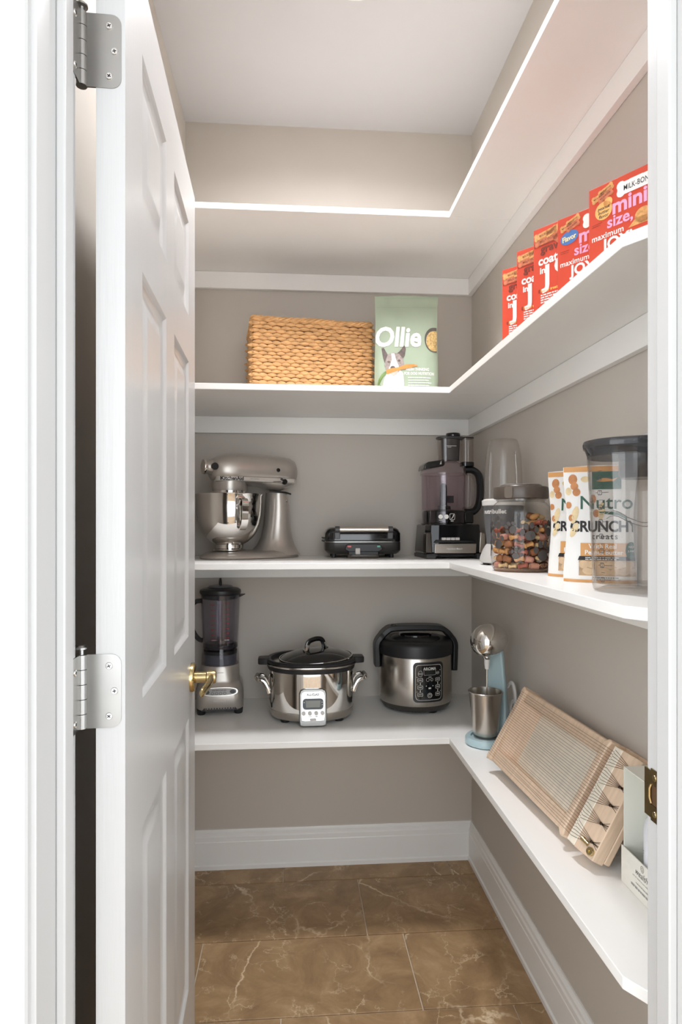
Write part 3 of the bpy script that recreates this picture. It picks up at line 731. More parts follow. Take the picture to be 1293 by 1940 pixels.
# ------------------------------------------------------------------ stand mixer
def sell(cx, cy, rx, ry, z, n=36, p=2.0):
    r = []
    for j in range(n):
        a = 2 * PI * j / n; ca, sa = math.cos(a), math.sin(a)
        r.append((cx + rx * math.copysign(abs(ca) ** (2 / p), ca), cy + ry * math.copysign(abs(sa) ** (2 / p), sa), z))
    return r
def stand_mixer():
    t = thing('stand_mixer', 'silver stand mixer with a polished steel bowl', 'stand mixer', (-0.130, 2.196, S3), math.radians(180 + 27))
    b = MB()
    # pedestal: plan outline swells round the bowl and runs back under the column
    b.loft([sell(0.022, 0, 0.172, 0.098, 0.0, 48, 2.3), sell(0.022, 0, 0.176, 0.102, 0.004, 48, 2.3), sell(0.022, 0, 0.174, 0.100, 0.010, 48, 2.3), sell(0.02, 0, 0.160, 0.088, 0.020, 48, 2.2), sell(0.01, 0, 0.130, 0.07, 0.026, 48, 2.2)])
    b.loft([sell(-0.066, 0, 0.094, 0.086, 0.010, 36, 2.2), sell(-0.070, 0, 0.082, 0.074, 0.024, 36), sell(-0.075, 0, 0.068, 0.063, 0.042, 36), sell(-0.078, 0, 0.056, 0.056, 0.07, 36), sell(-0.079, 0, 0.049, 0.052, 0.105, 36), sell(-0.080, 0, 0.0455, 0.050, 0.14, 36),
            sell(-0.080, 0, 0.043, 0.049, 0.18, 36), sell(-0.078, 0, 0.038, 0.046, 0.215, 36), sell(-0.077, 0, 0.036, 0.045, 0.226, 36)])
    obj('pedestal', b, SILVERP, t, ang=50)
    # motor head: rings across the length
    def ring(x, cz, ry, rzt, rzb, n=36, p=2.35):
        r = []
        for j in range(n):
            a = 2 * PI * j / n; ca, sa = math.cos(a), math.sin(a)
            y = ry * math.copysign(abs(ca) ** (2 / p), ca); zz = math.copysign(abs(sa) ** (2 / p), sa)
            r.append((x, y, cz + zz * (rzt if zz > 0 else rzb)))
        return r
    h = MB()
    prof = [(-0.146, .010, .008, .012), (-0.143, .034, .030, .034), (-0.134, .049, .044, .047), (-0.118, .057, .051, .052), (-0.09, .061, .055, .053), (-0.04, .063, .058, .052),
            (0.02, .064, .0595, .052), (0.08, .063, .059, .052), (0.115, .058, .054, .05), (0.140, .049, .046, .046), (0.155, .039, .037, .038), (0.163, .030, .029, .029)]
    h.loft([ring(x, 0.298, ry, rt, rb) for x, ry, rt, rb in prof])
    head = obj('motor_head', h, SILVERP, t, ang=60)
    # lower jaw: wedge behind and round drum over the bowl
    lw = MB().loft([ring(-0.128, 0.262, .040, .02, .004), ring(-0.11, 0.262, .050, .02, .020), ring(-0.075, 0.262, .053, .02, .034), ring(-0.035, 0.262, .054, .02, .022), ring(0.0, 0.262, .055, .02, .012), ring(0.06, 0.262, .055, .02, .012)])
    lw.lathe([(0.0575, 0.228), (0.0585, 0.234), (0.0595, 0.262), (0.058, 0.275)], 40, (0.098, 0))
    obj('lower_housing', lw, SILVERP, head, ang=55)
    dr = MB().lathe([(0.02, 0.196), (0.034, 0.197), (0.036, 0.205), (0.050, 0.207), (0.0575, 0.210), (0.0585, 0.228)], 40, (0.098, 0))
    obj('planetary_ring', dr, CHROME, head)
    bd = MB().loft([ring(x, 0.2665, k, 0.0095, 0.0095, 36, 6) for x, k in ((-0.137, .038), (-0.118, .0585), (-0.05, .0635), (0.02, .0655), (0.075, .0645), (0.12, .0585), (0.140, .050), (0.151, .040), (0.156, .030))])
    obj('trim_band', bd, mat('pale_silver_band', (206, 201, 194), 0.3, 0.35, var=0.02), head)
    def band_y(x):
        ks = [(-0.118, .0585), (-0.05, .0635), (0.02, .0655), (0.075, .0645), (0.12, .0585), (0.140, .050), (0.151, .040), (0.156, .030)]
        for (x0, y0), (x1, y1) in zip(ks, ks[1:]):
            if x0 <= x <= x1: return y0 + (y1 - y0) * (x - x0) / (x1 - x0)
        return ks[-1][1] if x > ks[-1][0] else ks[0][1]
    fm = lambda a, bb: (0.112 - a, band_y(0.112 - a) + 0.0008, 0.2665 + bb)
    decal('brand_lettering', [at(text2d('KitchenAid', 0.0165, 0.035, sx=1.0), 0.002, -0.0045)], P_BLACK, head, fm)
    decal('model_lettering', [at(text2d('ARTISAN', 0.006, 0.0, sx=1.3), 0.078, -0.001)], P_GREY, head, fm)
    obj('attachment_hub', MB().lathe([(0.0005, 0), (0.027, 0), (0.026, 0.012), (0.0235, 0.016), (0.0235, 0.026)], 28).xf(Matrix.Translation((0.158, 0, 0.306)) @ Matrix.Rotation(PI / 2, 4, 'Y')), SILVERP, head)
    cap = MB().lathe([(0.0005, 0.0), (0.0245, 0.0), (0.0255, 0.003), (0.0245, 0.0065), (0.018, 0.0075), (0.016, 0.0055), (0.0005, 0.005)], 28).xf(Matrix.Translation((0.184, 0, 0.306)) @ Matrix.Rotation(PI / 2, 4, 'Y'))
    obj('hub_cap', cap, CHROME, head)
    kb = MB().lathe([(0.0005, 0), (0.006, 0.0), (0.006, 0.008), (0.0115, 0.009), (0.012, 0.020), (0.010, 0.022), (0.0005, 0.022)], 12).xf(Matrix.Translation((0.163, 0.022, 0.306)) @ Matrix.Rotation(-PI / 2, 4, 'X'))
    obj('hub_knob', kb, BLACKG, head)
    obj('vent_plug', MB().lathe([(0.0005, 0), (0.0075, 0.0), (0.0065, 0.0035), (0.0005, 0.004)], 16).xf(Matrix.Translation((-0.055, 0.0605, 0.301)) @ Matrix.Rotation(-PI / 2, 4, 'X')), BLACKG, head)
    ln = MB().lathe([(0.0005, 0), (0.0095, 0.0), (0.0095, 0.008), (0.008, 0.010), (0.0005, 0.010)], 16).xf(Matrix.Translation((-0.080, 0.056, 0.262)) @ Matrix.Rotation(-PI / 2, 4, 'X'))
    ln.tube([(-0.072, 0.063, 0.268), (-0.064, 0.064, 0.272)], 0.004, 8)
    obj('speed_lever', ln, BLACKG, head)
    obj('lever_slot', MB().tube([(-0.066, 0.0635, 0.262), (-0.035, 0.0655, 0.261)], 0.0016, 6), CHROME, head)
    obj('lock_lever', MB().tube([(-0.118, 0.03, 0.222), (-0.09, 0.048, 0.226), (-0.05, 0.050, 0.228), (-0.032, 0.04, 0.230)], 0.0032, 8), BLACKM, t)
    obj('hinge_pin', MB().lathe([(0.0005, 0), (0.005, 0), (0.004, 0.002), (0.0005, 0.0025)], 12).xf(Matrix.Translation((-0.095, 0.045, 0.197)) @ Matrix.Rotation(-PI / 2, 4, 'X')), CHROME, t)
    bw = MB().lathe([(0.001, 0.028), (0.053, 0.028), (0.054, 0.032), (0.047, 0.036), (0.047, 0.047), (0.050, 0.050), (0.062, 0.056), (0.078, 0.070), (0.092, 0.090), (0.102, 0.115), (0.108, 0.145), (0.1105, 0.175), (0.112, 0.210), (0.1145, 0.2135), (0.1150, 0.2165), (0.112, 0.2175), (0.110, 0.214),
                     (0.108, 0.175), (0.104, 0.14), (0.09, 0.092), (0.06, 0.06), (0.001, 0.054)], 56, (0.098, 0))
    bowl = obj('bowl', bw, CHROME, t, ang=40)
    hp = [(0.098, 0.109, 0.196), (0.098, 0.124, 0.197), (0.098, 0.137, 0.190), (0.098, 0.139, 0.165), (0.098, 0.134, 0.13), (0.098, 0.124, 0.108), (0.098, 0.112, 0.099), (0.098, 0.099, 0.103)]
    hd = MB(); pts = spline(hp, 4); rings = []
    for i, p in enumerate(pts):
        tt = (pts[min(i + 1, len(pts) - 1)] - pts[max(i - 1, 0)]).normalized(); u = Vector((1, 0, 0)); w = tt.cross(u)
        rings.append([p + u * (0.011 * sx) + w * (0.0022 * sy) for sx, sy in ((-1, 1), (-0.55, 0.1), (0.55, 0.1), (1, 1), (1, -1), (-1, -1))])
    hd.loft(rings); obj('bowl_handle', hd, CHROME, bowl, ang=50)
stand_mixer()

# ------------------------------------------------------------------ waffle maker
def waffle_maker():
    t = thing('waffle_maker', 'black electric waffle maker with a silver handle bar', 'waffle maker', (0.239, 2.225, S3), math.radians(-1))
    W, D = 0.262, 0.19
    def shell(z0, z1, z2, z3, k0, k3):
        m = MB()
        rg = lambda k, z: [(x * 1, y, z) for x, y in rrect(W * k, D * k, 0.035 * k, 5)]
        m.loft([rg(k0, z0), rg((k0 + 1) / 2 + .004, z0 + (z1 - z0) * .45), rg(1, z1), rg(1, z2), rg((k3 + 1) / 2 + .01, z2 + (z3 - z2) * .65), rg(k3, z3)]); return m
    obj('lower_body', shell(0.014, 0.026, 0.052, 0.0545, 0.90, 0.985), mat('dark_olive_plastic', (44, 42, 40), 0.3, var=0.08), t)
    obj('upper_body', shell(0.0565, 0.06, 0.084, 0.104, 0.985, 0.88), BLACKG, t)
    obj('seam_strip', MB().loft([[(x, y, z) for x, y in rrect(W * 0.995, D * 0.995, 0.035, 5)] for z in (0.0545, 0.0565)]), NICKEL, t)
    hbar = MB().tube([(-0.083, -0.112, 0.098), (0.083, -0.112, 0.098)], 0.0098, 16)
    obj('handle_bar', hbar, STEELH, t)
    for s in (-1, 1):
        o = MB().tube([(s * 0.082, -0.112, 0.098), (s * 0.098, -0.112, 0.098)], 0.0112, 14)
        o.box(s * 0.090 - 0.009, s * 0.090 + 0.009, -0.108, -0.094, 0.066, 0.100)
        obj('handle_bracket', o, DGREY, t, bevel=0.0015)
    obj('front_panel', MB().prism([(-0.064, 0.030), (-0.060, 0.045), (-0.048, 0.049), (0.048, 0.049), (0.060, 0.045), (0.064, 0.030), (0.05, 0.022), (-0.05, 0.022)], lambda a, b, d: (a, d, b), -0.103, -0.09), BLACKM, t, bevel=0.002)
    obj('drip_lip', MB().loft([[(x, y - 0.086, z) for x, y in rrect(0.108 * k, 0.045 * k, 0.016, 4)] for z, k in ((0.0015, 0.93), (0.004, 1), (0.011, 1), (0.013, 0.96))]), mat('grey_brown_plastic', (78, 72, 66), 0.35, var=0.1), t)
    bx('control_block', -0.052, 0.052, -0.098, -0.07, 0.010, 0.030, BLACKM, t, bevel=0.003)
    bx('slider_button', -0.029, -0.012, -0.106, -0.096, 0.012, 0.035, LGREY, t, bevel=0.003)
    bx('red_indicator', -0.056, -0.042, -0.1045, -0.1025, 0.037, 0.0435, mat('red_indicator', (200, 44, 36), 0.25, var=0.1), t, bevel=0.0008)
    bx('green_indicator', 0.045, 0.056, -0.1045, -0.1025, 0.037, 0.0435, mat('green_indicator', (80, 164, 138), 0.25, var=0.1), t, bevel=0.0008)
    for sx in (-1, 1):
        for y in (-0.06, 0.06):
            obj('foot', MB().lathe([(0.007, 0), (0.008, 0.001), (0.0085, 0.02)], 14, (sx * 0.1, y)), BLACKM, t)
    obj('cord_wrap', MB().tube([(-0.128, 0.02, 0.055), (-0.138, 0.02, 0.058), (-0.138, -0.02, 0.058), (-0.128, -0.02, 0.055)], 0.003, 6).tube([(-0.128, 0.02, 0.065), (-0.138, 0.02, 0.068), (-0.138, -0.02, 0.068), (-0.128, -0.02, 0.065)], 0.003, 6), BLACKM, t)
waffle_maker()

# ------------------------------------------------------------------ food processor
SMOKE = clear('smoky_clear_plastic', (246, 241, 244), rough=0.04)
SMOKE2 = clear('clear_plastic', (246, 244, 243), rough=0.03)
def food_processor():
    t = thing('food_processor', 'black food processor with a smoky clear bowl and feed chute', 'food processor', (0.540, 2.165, S3), math.radians(2))
    c = (-0.018, 0.0)
    # base
    b = MB()
    pl = [(-0.098, 0.085), (-0.098, -0.05), (-0.088, -0.082), (-0.06, -0.092), (0.06, -0.092), (0.088, -0.082), (0.098, -0.05), (0.098, 0.085)]
    sc = lambda k, z: [(x * k, y * k, z) for x, y in pl]
    b.loft([sc(0.99, 0.010), sc(1.03, 0.022), sc(1.0, 0.06), sc(0.965, 0.112), sc(0.93, 0.116)])
    body = obj('base', b, BLACKG, t, bevel=0.003, smooth=False)
    sk = MB()
    sk.prism([(-0.104, 0.004), (-0.096, 0.013), (-0.06, 0.013), (-0.052, 0.006), (0.056, 0.006), (0.064, 0.013), (0.098, 0.013), (0.104, 0.004)][::1], lambda a, q, d: (a, d, q + 0.004), -0.09, 0.085)
    for sx in (-1, 1): sk.box(sx * 0.086 - 0.016, sx * 0.086 + 0.016, -0.097, 0.087, 0.0, 0.014)
    obj('foot_skirt', sk, DGREY, t, bevel=0.002, smooth=False)
    fp = MB().prism([(-0.076, 0.019), (0.066, 0.019), (0.068, 0.0505), (-0.074, 0.0505)], lambda a, q, d: (a, d, q), -0.0985, -0.09)
    obj('steel_panel', fp, STEELH, body, bevel=0.0015, smooth=False)
    decal('brand_lettering', [at(text2d('Hamilton Beach', 0.0085, 0.01, 0.15), -0.008, 0.031)], P_WHITE, body, FRONT(-0.0990))
    for sx in (-1, 1):
        w = MB().prism([(-0.012, 0.018), (0.012, 0.018), (0.010, 0.086), (-0.007, 0.090)], lambda a, q, d: (sx * 0.092 + a * (1 if sx > 0 else -1), d, q), -0.089, -0.05)
        obj('side_plate', w, STEELH if sx > 0 else mat('dark_steel_plate', (96, 90, 84), 0.3, 1.0, var=0.05), body, bevel=0.003)
    bt = MB()
    obj('button_tray', MB().prism([(-0.078, 0.0545), (0.062, 0.0545), (0.060, 0.060), (-0.070, 0.064)], lambda a, q, d: (a, d, q), -0.101, -0.088), BLACKM, body, bevel=0.002)
    for i in range(4):
        x0 = -0.052 + i * 0.0155
        bx('button', x0, x0 + 0.0145, -0.104, -0.092, 0.0625, 0.0715, LGREY, body, bevel=0.0018)
    # turntable and bowl base
    obj('turntable', MB().lathe([(0.079, 0.112), (0.079, 0.118), (0.074, 0.121), (0.074, 0.158), (0.070, 0.163)], 40, c), BLACKG, t)
    bw = MB().lathe([(0.0755, 0.119), (0.0755, 0.165), (0.0755, 0.2), (0.0775, 0.284), (0.0795, 0.286), (0.0795, 0.291), (0.075, 0.291), (0.0745, 0.2), (0.0735, 0.166), (0.002, 0.164)], 48, c, cap=False)
    bowl = obj('bowl', bw, SMOKE, t)
    icon = []
    for i in (0, 1): icon.append(ell(-0.030 + i * 0.0195, 0.141, 0.0075, 0.0075, 18))
    decal('icon_print', icon, P_WHITE, bowl, CYL(0.0755, 0.0006, c))
    decal('icon_frame', [ringd(0.0095, 0.141, 0.0095, 0.0105, 0.0012, 24, 6), polyd([(0.004, 0.134), (0.010, 0.139), (0.013, 0.148), (0.016, 0.149), (0.013, 0.140), (0.007, 0.134)]), rectd(-0.036, -0.024, 0.129, 0.1303), rectd(0.004, 0.014, 0.1255, 0.1275)], P_WHITE, bowl, CYL(0.0755, 0.0006, c))
    obj('blade_stem', MB().lathe([(0.026, 0.166), (0.024, 0.178), (0.013, 0.182), (0.0115, 0.25), (0.006, 0.258), (0.0005, 0.259)], 20, c).box(c[0] + 0.01, c[0] + 0.036, -0.003, 0.003, 0.19, 0.215), BLACKM, bowl)
    # lid
    ld = MB().lathe([(0.081, 0.286), (0.081, 0.295), (0.076, 0.303), (0.066, 0.318), (0.056, 0.328), (0.045, 0.334), (0.002, 0.336)], 48, c, cap=False)
    lid = obj('lid', ld, SMOKE, t)
    lt = MB().prism([(-0.105, 0.300), (-0.100, 0.319), (-0.088, 0.327), (-0.034, 0.335), (-0.030, 0.320), (-0.036, 0.313)], lambda a, q, d: (a, d, q), -0.066, 0.02)
    obj('lid_latch', lt, BLACKG, lid, bevel=0.004, seg=3)
    obj('latch_mark', MB().prism([(-0.050, 0.318), (-0.0445, 0.331), (-0.0435, 0.319)], lambda a, q, d: (a, d, q), -0.068, -0.066), LGREY, lid, smooth=False)
    ch = MB().lathe([(0.040, 0.332), (0.0435, 0.412), (0.046, 0.4125), (0.046, 0.416), (0.042, 0.416), (0.038, 0.334)], 36, (0.004, 0.0), 1.0, 0.62, 2.6, cap=False)
    chute = obj('feed_chute', ch, SMOKE2, lid)
    ps = MB().lathe([(0.0355, 0.338), (0.038, 0.412)], 32, (0.007, 0.0), 0.86, 0.55, 2.6)
    ps.lathe([(0.047, 0.4125), (0.0485, 0.415), (0.0475, 0.419), (0.045, 0.420)], 32, (0.004, 0.0), 1.0, 0.62, 2.6)
    obj('pusher', ps, DGREY, lid)
    obj('pusher_cap', MB().lathe([(0.024, 0.4195), (0.025, 0.421), (0.025, 0.430), (0.0235, 0.433), (0.0005, 0.4335)], 28, (0.016, 0.0)), BLACKG, lid)
    decal('pusher_marks', [rectd(-0.018, 0.016, 0.3855, 0.3870), rectd(-0.016, -0.002, 0.3815, 0.3828)], P_WHITE, lid, lambda a, q: (0.004 + a, -0.0275, q))
    tb = MB().lathe([(0.0225, 0.322), (0.0225, 0.33), (0.022, 0.415), (0.019, 0.415), (0.0195, 0.326)], 28, (0.066, 0.0), 1, 1, 3.0, cap=False)
    obj('side_tube', tb, SMOKE2, lid)
    obj('tube_cap', MB().lathe([(0.0225, 0.4152), (0.023, 0.4165), (0.022, 0.419), (0.0005, 0.420)], 24, (0.066, 0.0), 1, 1, 3.0), BLACKG, lid)
    obj('tube_ring', MB().lathe([(0.0233, 0.318), (0.0233, 0.331), (0.021, 0.333)], 24, (0.066, 0.0), 1, 1, 3.0), BLACKG, lid)
    # handle: black outer D and clear inner guard
    hp = spline([(0.058, 0, 0.306), (0.085, 0, 0.306), (0.106, 0, 0.290), (0.1135, 0, 0.255), (0.1125, 0, 0.21), (0.105, 0, 0.178), (0.088, 0, 0.160), (0.060, 0, 0.158)], 5)
    obj('handle', MB().tube(hp, 0.0125, 10, flat=1.3), BLACKM, bowl)
    gp = spline([(0.055, -0.004, 0.292), (0.080, -0.004, 0.291), (0.094, -0.004, 0.270), (0.098, -0.004, 0.23), (0.092, -0.004, 0.19), (0.078, -0.004, 0.172), (0.052, -0.004, 0.170)], 5)
    obj('handle_guard', MB().tube(gp, 0.006, 8, flat=2.4), SMOKE2, bowl)
    obj('handle_post', MB().tube([(0.072, 0, 0.29), (0.070, 0, 0.172)], 0.0075, 10), SMOKE2, bowl)
    bx('handle_base', 0.052, 0.084, -0.02, 0.02, 0.119, 0.158, BLACKG, bowl, bevel=0.003)
food_processor()

# ------------------------------------------------------------------ personal blender
def bullet():
    t = thing('personal_blender', 'grey personal bullet blender with a clear upturned cup behind the jar', 'blender', (0.600, 1.765, S3), math.radians(-48))
    obj('foot_ring', MB().lathe([(0.050, 0.007), (0.062, 0.006), (0.067, 0.009), (0.066, 0.02), (0.058, 0.042), (0.050, 0.056), (0.046, 0.060)], 40), LGREY, t)
    for k in range(4):
        a = PI / 4 + k * PI / 2
        obj('rubber_foot', MB().lathe([(0.009, 0), (0.010, 0.002), (0.010, 0.008)], 14, (0.049 * math.cos(a), 0.049 * math.sin(a))), BLACKM, t)
    body = obj('motor_base', MB().lathe([(0.046, 0.054), (0.0475, 0.075), (0.052, 0.11), (0.0555, 0.145), (0.0565, 0.165), (0.056, 0.17)], 44), MGREY, t)
    decal('brand_lettering', [at(text2d('nutribullet', 0.017, 0.03), 0.0, 0.146)], P_WHITE, body, CYL(0.0545, 0.0022))
    obj('collar', MB().lathe([(0.056, 0.168), (0.060, 0.170), (0.0605, 0.183), (0.055, 0.187), (0.052, 0.188)], 44), WPLAS, t)
    cu = obj('cup', MB().lathe([(0.053, 0.186), (0.053, 0.21), (0.0525, 0.26), (0.049, 0.31), (0.043, 0.343), (0.039, 0.354), (0.036, 0.3575), (0.002, 0.3580)], 48, cap=False), clear('bullet_cup_plastic', (240, 238, 236), rough=0.05, haze=0.10, hazec=(220, 216, 210)), t)
    for k in range(4):
        a = k * PI / 2 - 0.3
        obj('cup_rib', MB().tube([(0.0525 * math.cos(a), 0.0525 * math.sin(a), 0.19), (0.052 * math.cos(a), 0.052 * math.sin(a), 0.26), (0.047 * math.cos(a), 0.047 * math.sin(a), 0.32)], 0.0028, 6), SMOKE2, cu)
bullet()

# ------------------------------------------------------------------ treat jar and its biscuits
def treat_jar():
    loc = (0.564, 1.528, S3)
    t = thing('treat_jar', 'clear paw print treat jar with a brown lid, full of dog biscuits', 'jar', loc, 0)
    g = clear('jar_plastic', (249, 248, 246), rough=0.03)
    prof = [(0.002, 0.0012), (0.055, 0.001), (0.066, 0.004), (0.0715, 0.012), (0.0725, 0.03), (0.0725, 0.145), (0.070, 0.158), (0.062, 0.168), (0.0565, 0.172), (0.0565, 0.182)]
    jar = obj('jar_body', MB().lathe(prof, 56, cap=False), g, t)
    bas = obj('base_glass', MB().lathe([(0.002, 0.0005), (0.064, 0.0008), (0.068, 0.006), (0.0655, 0.009), (0.002, 0.0085)], 48, cap=False), clear('jar_base_plastic', (226, 206, 190), rough=0.05, haze=0.25, hazec=(214, 180, 154)), t)
    lm = mat('taupe_brown_lid', (86, 76, 68), 0.32, var=0.05, vscale=12)
    lid = obj('lid', MB().lathe([(0.062, 0.178), (0.0655, 0.179), (0.0665, 0.183), (0.0665, 0.203), (0.065, 0.207), (0.060, 0.2085), (0.052, 0.2085), (0.050, 0.2115), (0.044, 0.2135), (0.002, 0.2138)], 56), lm, t)
    obj('lid_window', MB().lathe([(0.049, 0.2125), (0.044, 0.2150), (0.002, 0.2154)], 40), clear('lid_window_plastic', (226, 222, 214), rough=0.05, haze=0.2), lid)
    # finger tab on the lid
    tb = MB()
    for i in range(2): pass
    tabp = rrect(0.020, 0.028, 0.006, 4, 0, 0.193)
    rings = [[CYL(0.0665, off)(a - 0.052, q) for a, q in tabp] for off in (0.0002, 0.0036)]
    tb.loft(rings); obj('finger_tab', tb, mat('taupe_light_lid', (112, 102, 92), 0.35, var=0.05), lid, ang=50)
    obj('gasket', MB().lathe([(0.0575, 0.1735), (0.060, 0.1735), (0.060, 0.1775), (0.0575, 0.1775)], 48), SMOKE2, lid)
    # paw prints
    PAW = mat('warm_grey_paw_ink', (82, 77, 74), 0.5, var=0.04)
    def paw(a, b, s, r=0.0):
        toes = [(-1.02, 0.50, 0.34, 0.46), (-0.38, 1.22, 0.36, 0.48), (0.42, 1.22, 0.36, 0.48), (1.05, 0.50, 0.34, 0.46)]
        sh = [at(ell(0, -0.2 * s, 0.80 * s, 0.70 * s, 22), a, b, r)]
        for x, y, rx, ry in toes: sh.append(at(ell(x * s, y * s, rx * s, ry * s, 14), a, b, r))
        return sh
    for a, b, s, r in ((-0.004, 0.092, 0.0165, 0.15), (0.030, 0.045, 0.019, 0.0), (-0.037, 0.042, 0.0105, -0.35), (-0.046, 0.104, 0.012, 0.9), (0.052, 0.10, 0.015, -0.3), (0.085, 0.06, 0.015, 0.2), (-0.085, 0.07, 0.015, 0.3), (-0.085, 0.115, 0.012, 0.3),
                       (0.1, 0.11, 0.014, 0.0), (0.15, 0.05, 0.017, 0.2), (0.17, 0.1, 0.014, -0.2), (-0.14, 0.05, 0.016, 0.1), (-0.15, 0.105, 0.013, 0.4)):
        decal('paw_print', paw(a, b, s, r), PAW, jar, CYL(0.0725, 0.0006))
    decal('embossed_lettering', [at(text2d('PREMIUM', 0.013, 0.0, space=1.1), 0.022, 0.013)], mat('embossed_plastic', (190, 140, 104), 0.4, var=0.1), jar, CYL(0.0722, 0.0006))
    # biscuits: separate things inside the jar
    def bone_mesh(L, r):
        m = MB(); rings = []
        for u, k in ((-1.0, 0.35), (-0.93, 0.95), (-0.72, 1.2), (-0.45, 0.82), (0, 0.76), (0.45, 0.82), (0.72, 1.2), (0.93, 0.95), (1.0, 0.35)):
            rings.append([(u * L, r * k * 1.15 * math.cos(2 * PI * j / 8), r * k * 0.8 * math.sin(2 * PI * j / 8)) for j in range(8)])
        return m.loft(rings)
    def chip_mesh(L, r):
        m = MB(); rings = []
        for u, k in ((-1.0, 0.6), (-0.9, 0.95), (-0.3, 1.05), (0.4, 1.0), (0.9, 0.9), (1.0, 0.6)):
            rings.append([(u * L, r * k * math.cos(2 * PI * j / 8), r * k * math.sin(2 * PI * j / 8)) for j in range(8)])
        return m.loft(rings)
    kinds = [('tan', (206, 152, 94), bone_mesh(0.0120, 0.0072)), ('rust red', (168, 92, 70), bone_mesh(0.0120, 0.0072)), ('dark brown', (96, 62, 46), bone_mesh(0.0120, 0.0072)),
             ('cream', (222, 190, 140), bone_mesh(0.011, 0.0062)), ('rosy', (204, 146, 128), chip_mesh(0.0105, 0.0082)), ('brown', (150, 96, 58), chip_mesh(0.0105, 0.0082))]
    meshes = []
    for nm, rgb, mbk in kinds:
        o = obj('dog_biscuit', mbk, mat('biscuit_' + nm.replace(' ', '_'), rgb, 0.7, var=0.18, vscale=90), None, ang=60); meshes.append((nm, o.data)); bpy.data.objects.remove(o)
    rr = random.Random(5)
    top = lambda a: 0.116 + 0.022 * math.cos(a - 0.1) + 0.008 * math.sin(3 * a)
    for li in range(8):
        z = 0.0155 + li * 0.0172
        for R, nn in ((0.0575, 14), (0.033, 8)):
            for k in range(nn):
                a = 2 * PI * (k + 0.5 * (li % 2)) / nn + rr.uniform(-0.05, 0.05)
                if z > top(a) + (0.008 if R < 0.05 else 0): continue
                nm, me = rr.choice(meshes)
                o = bpy.data.objects.new('dog_biscuit', me); COL.objects.link(o)
                o.location = (loc[0] + R * math.cos(a), loc[1] + R * math.sin(a), loc[2] + z + rr.uniform(-0.0015, 0.0015))
                o.rotation_euler = (rr.uniform(-0.4, 0.4), rr.uniform(-0.35, 0.35), a + PI / 2 + rr.uniform(-0.35, 0.35))
                o.scale = [rr.uniform(0.92, 1.08)] * 3
                sec = ['right', 'back right', 'back', 'back left', 'left', 'front left', 'front', 'front right'][round(a / (PI / 4)) % 8]
                tag(o, '%s dog biscuit %s, %s layer up, %s' % (nm, 'by the jar wall' if R > 0.05 else 'deep inside the jar', ['first', 'second', 'third', 'fourth', 'fifth', 'sixth', 'seventh', 'eighth'][li], sec), 'dog biscuit', 'dog biscuits inside the jar')
treat_jar()

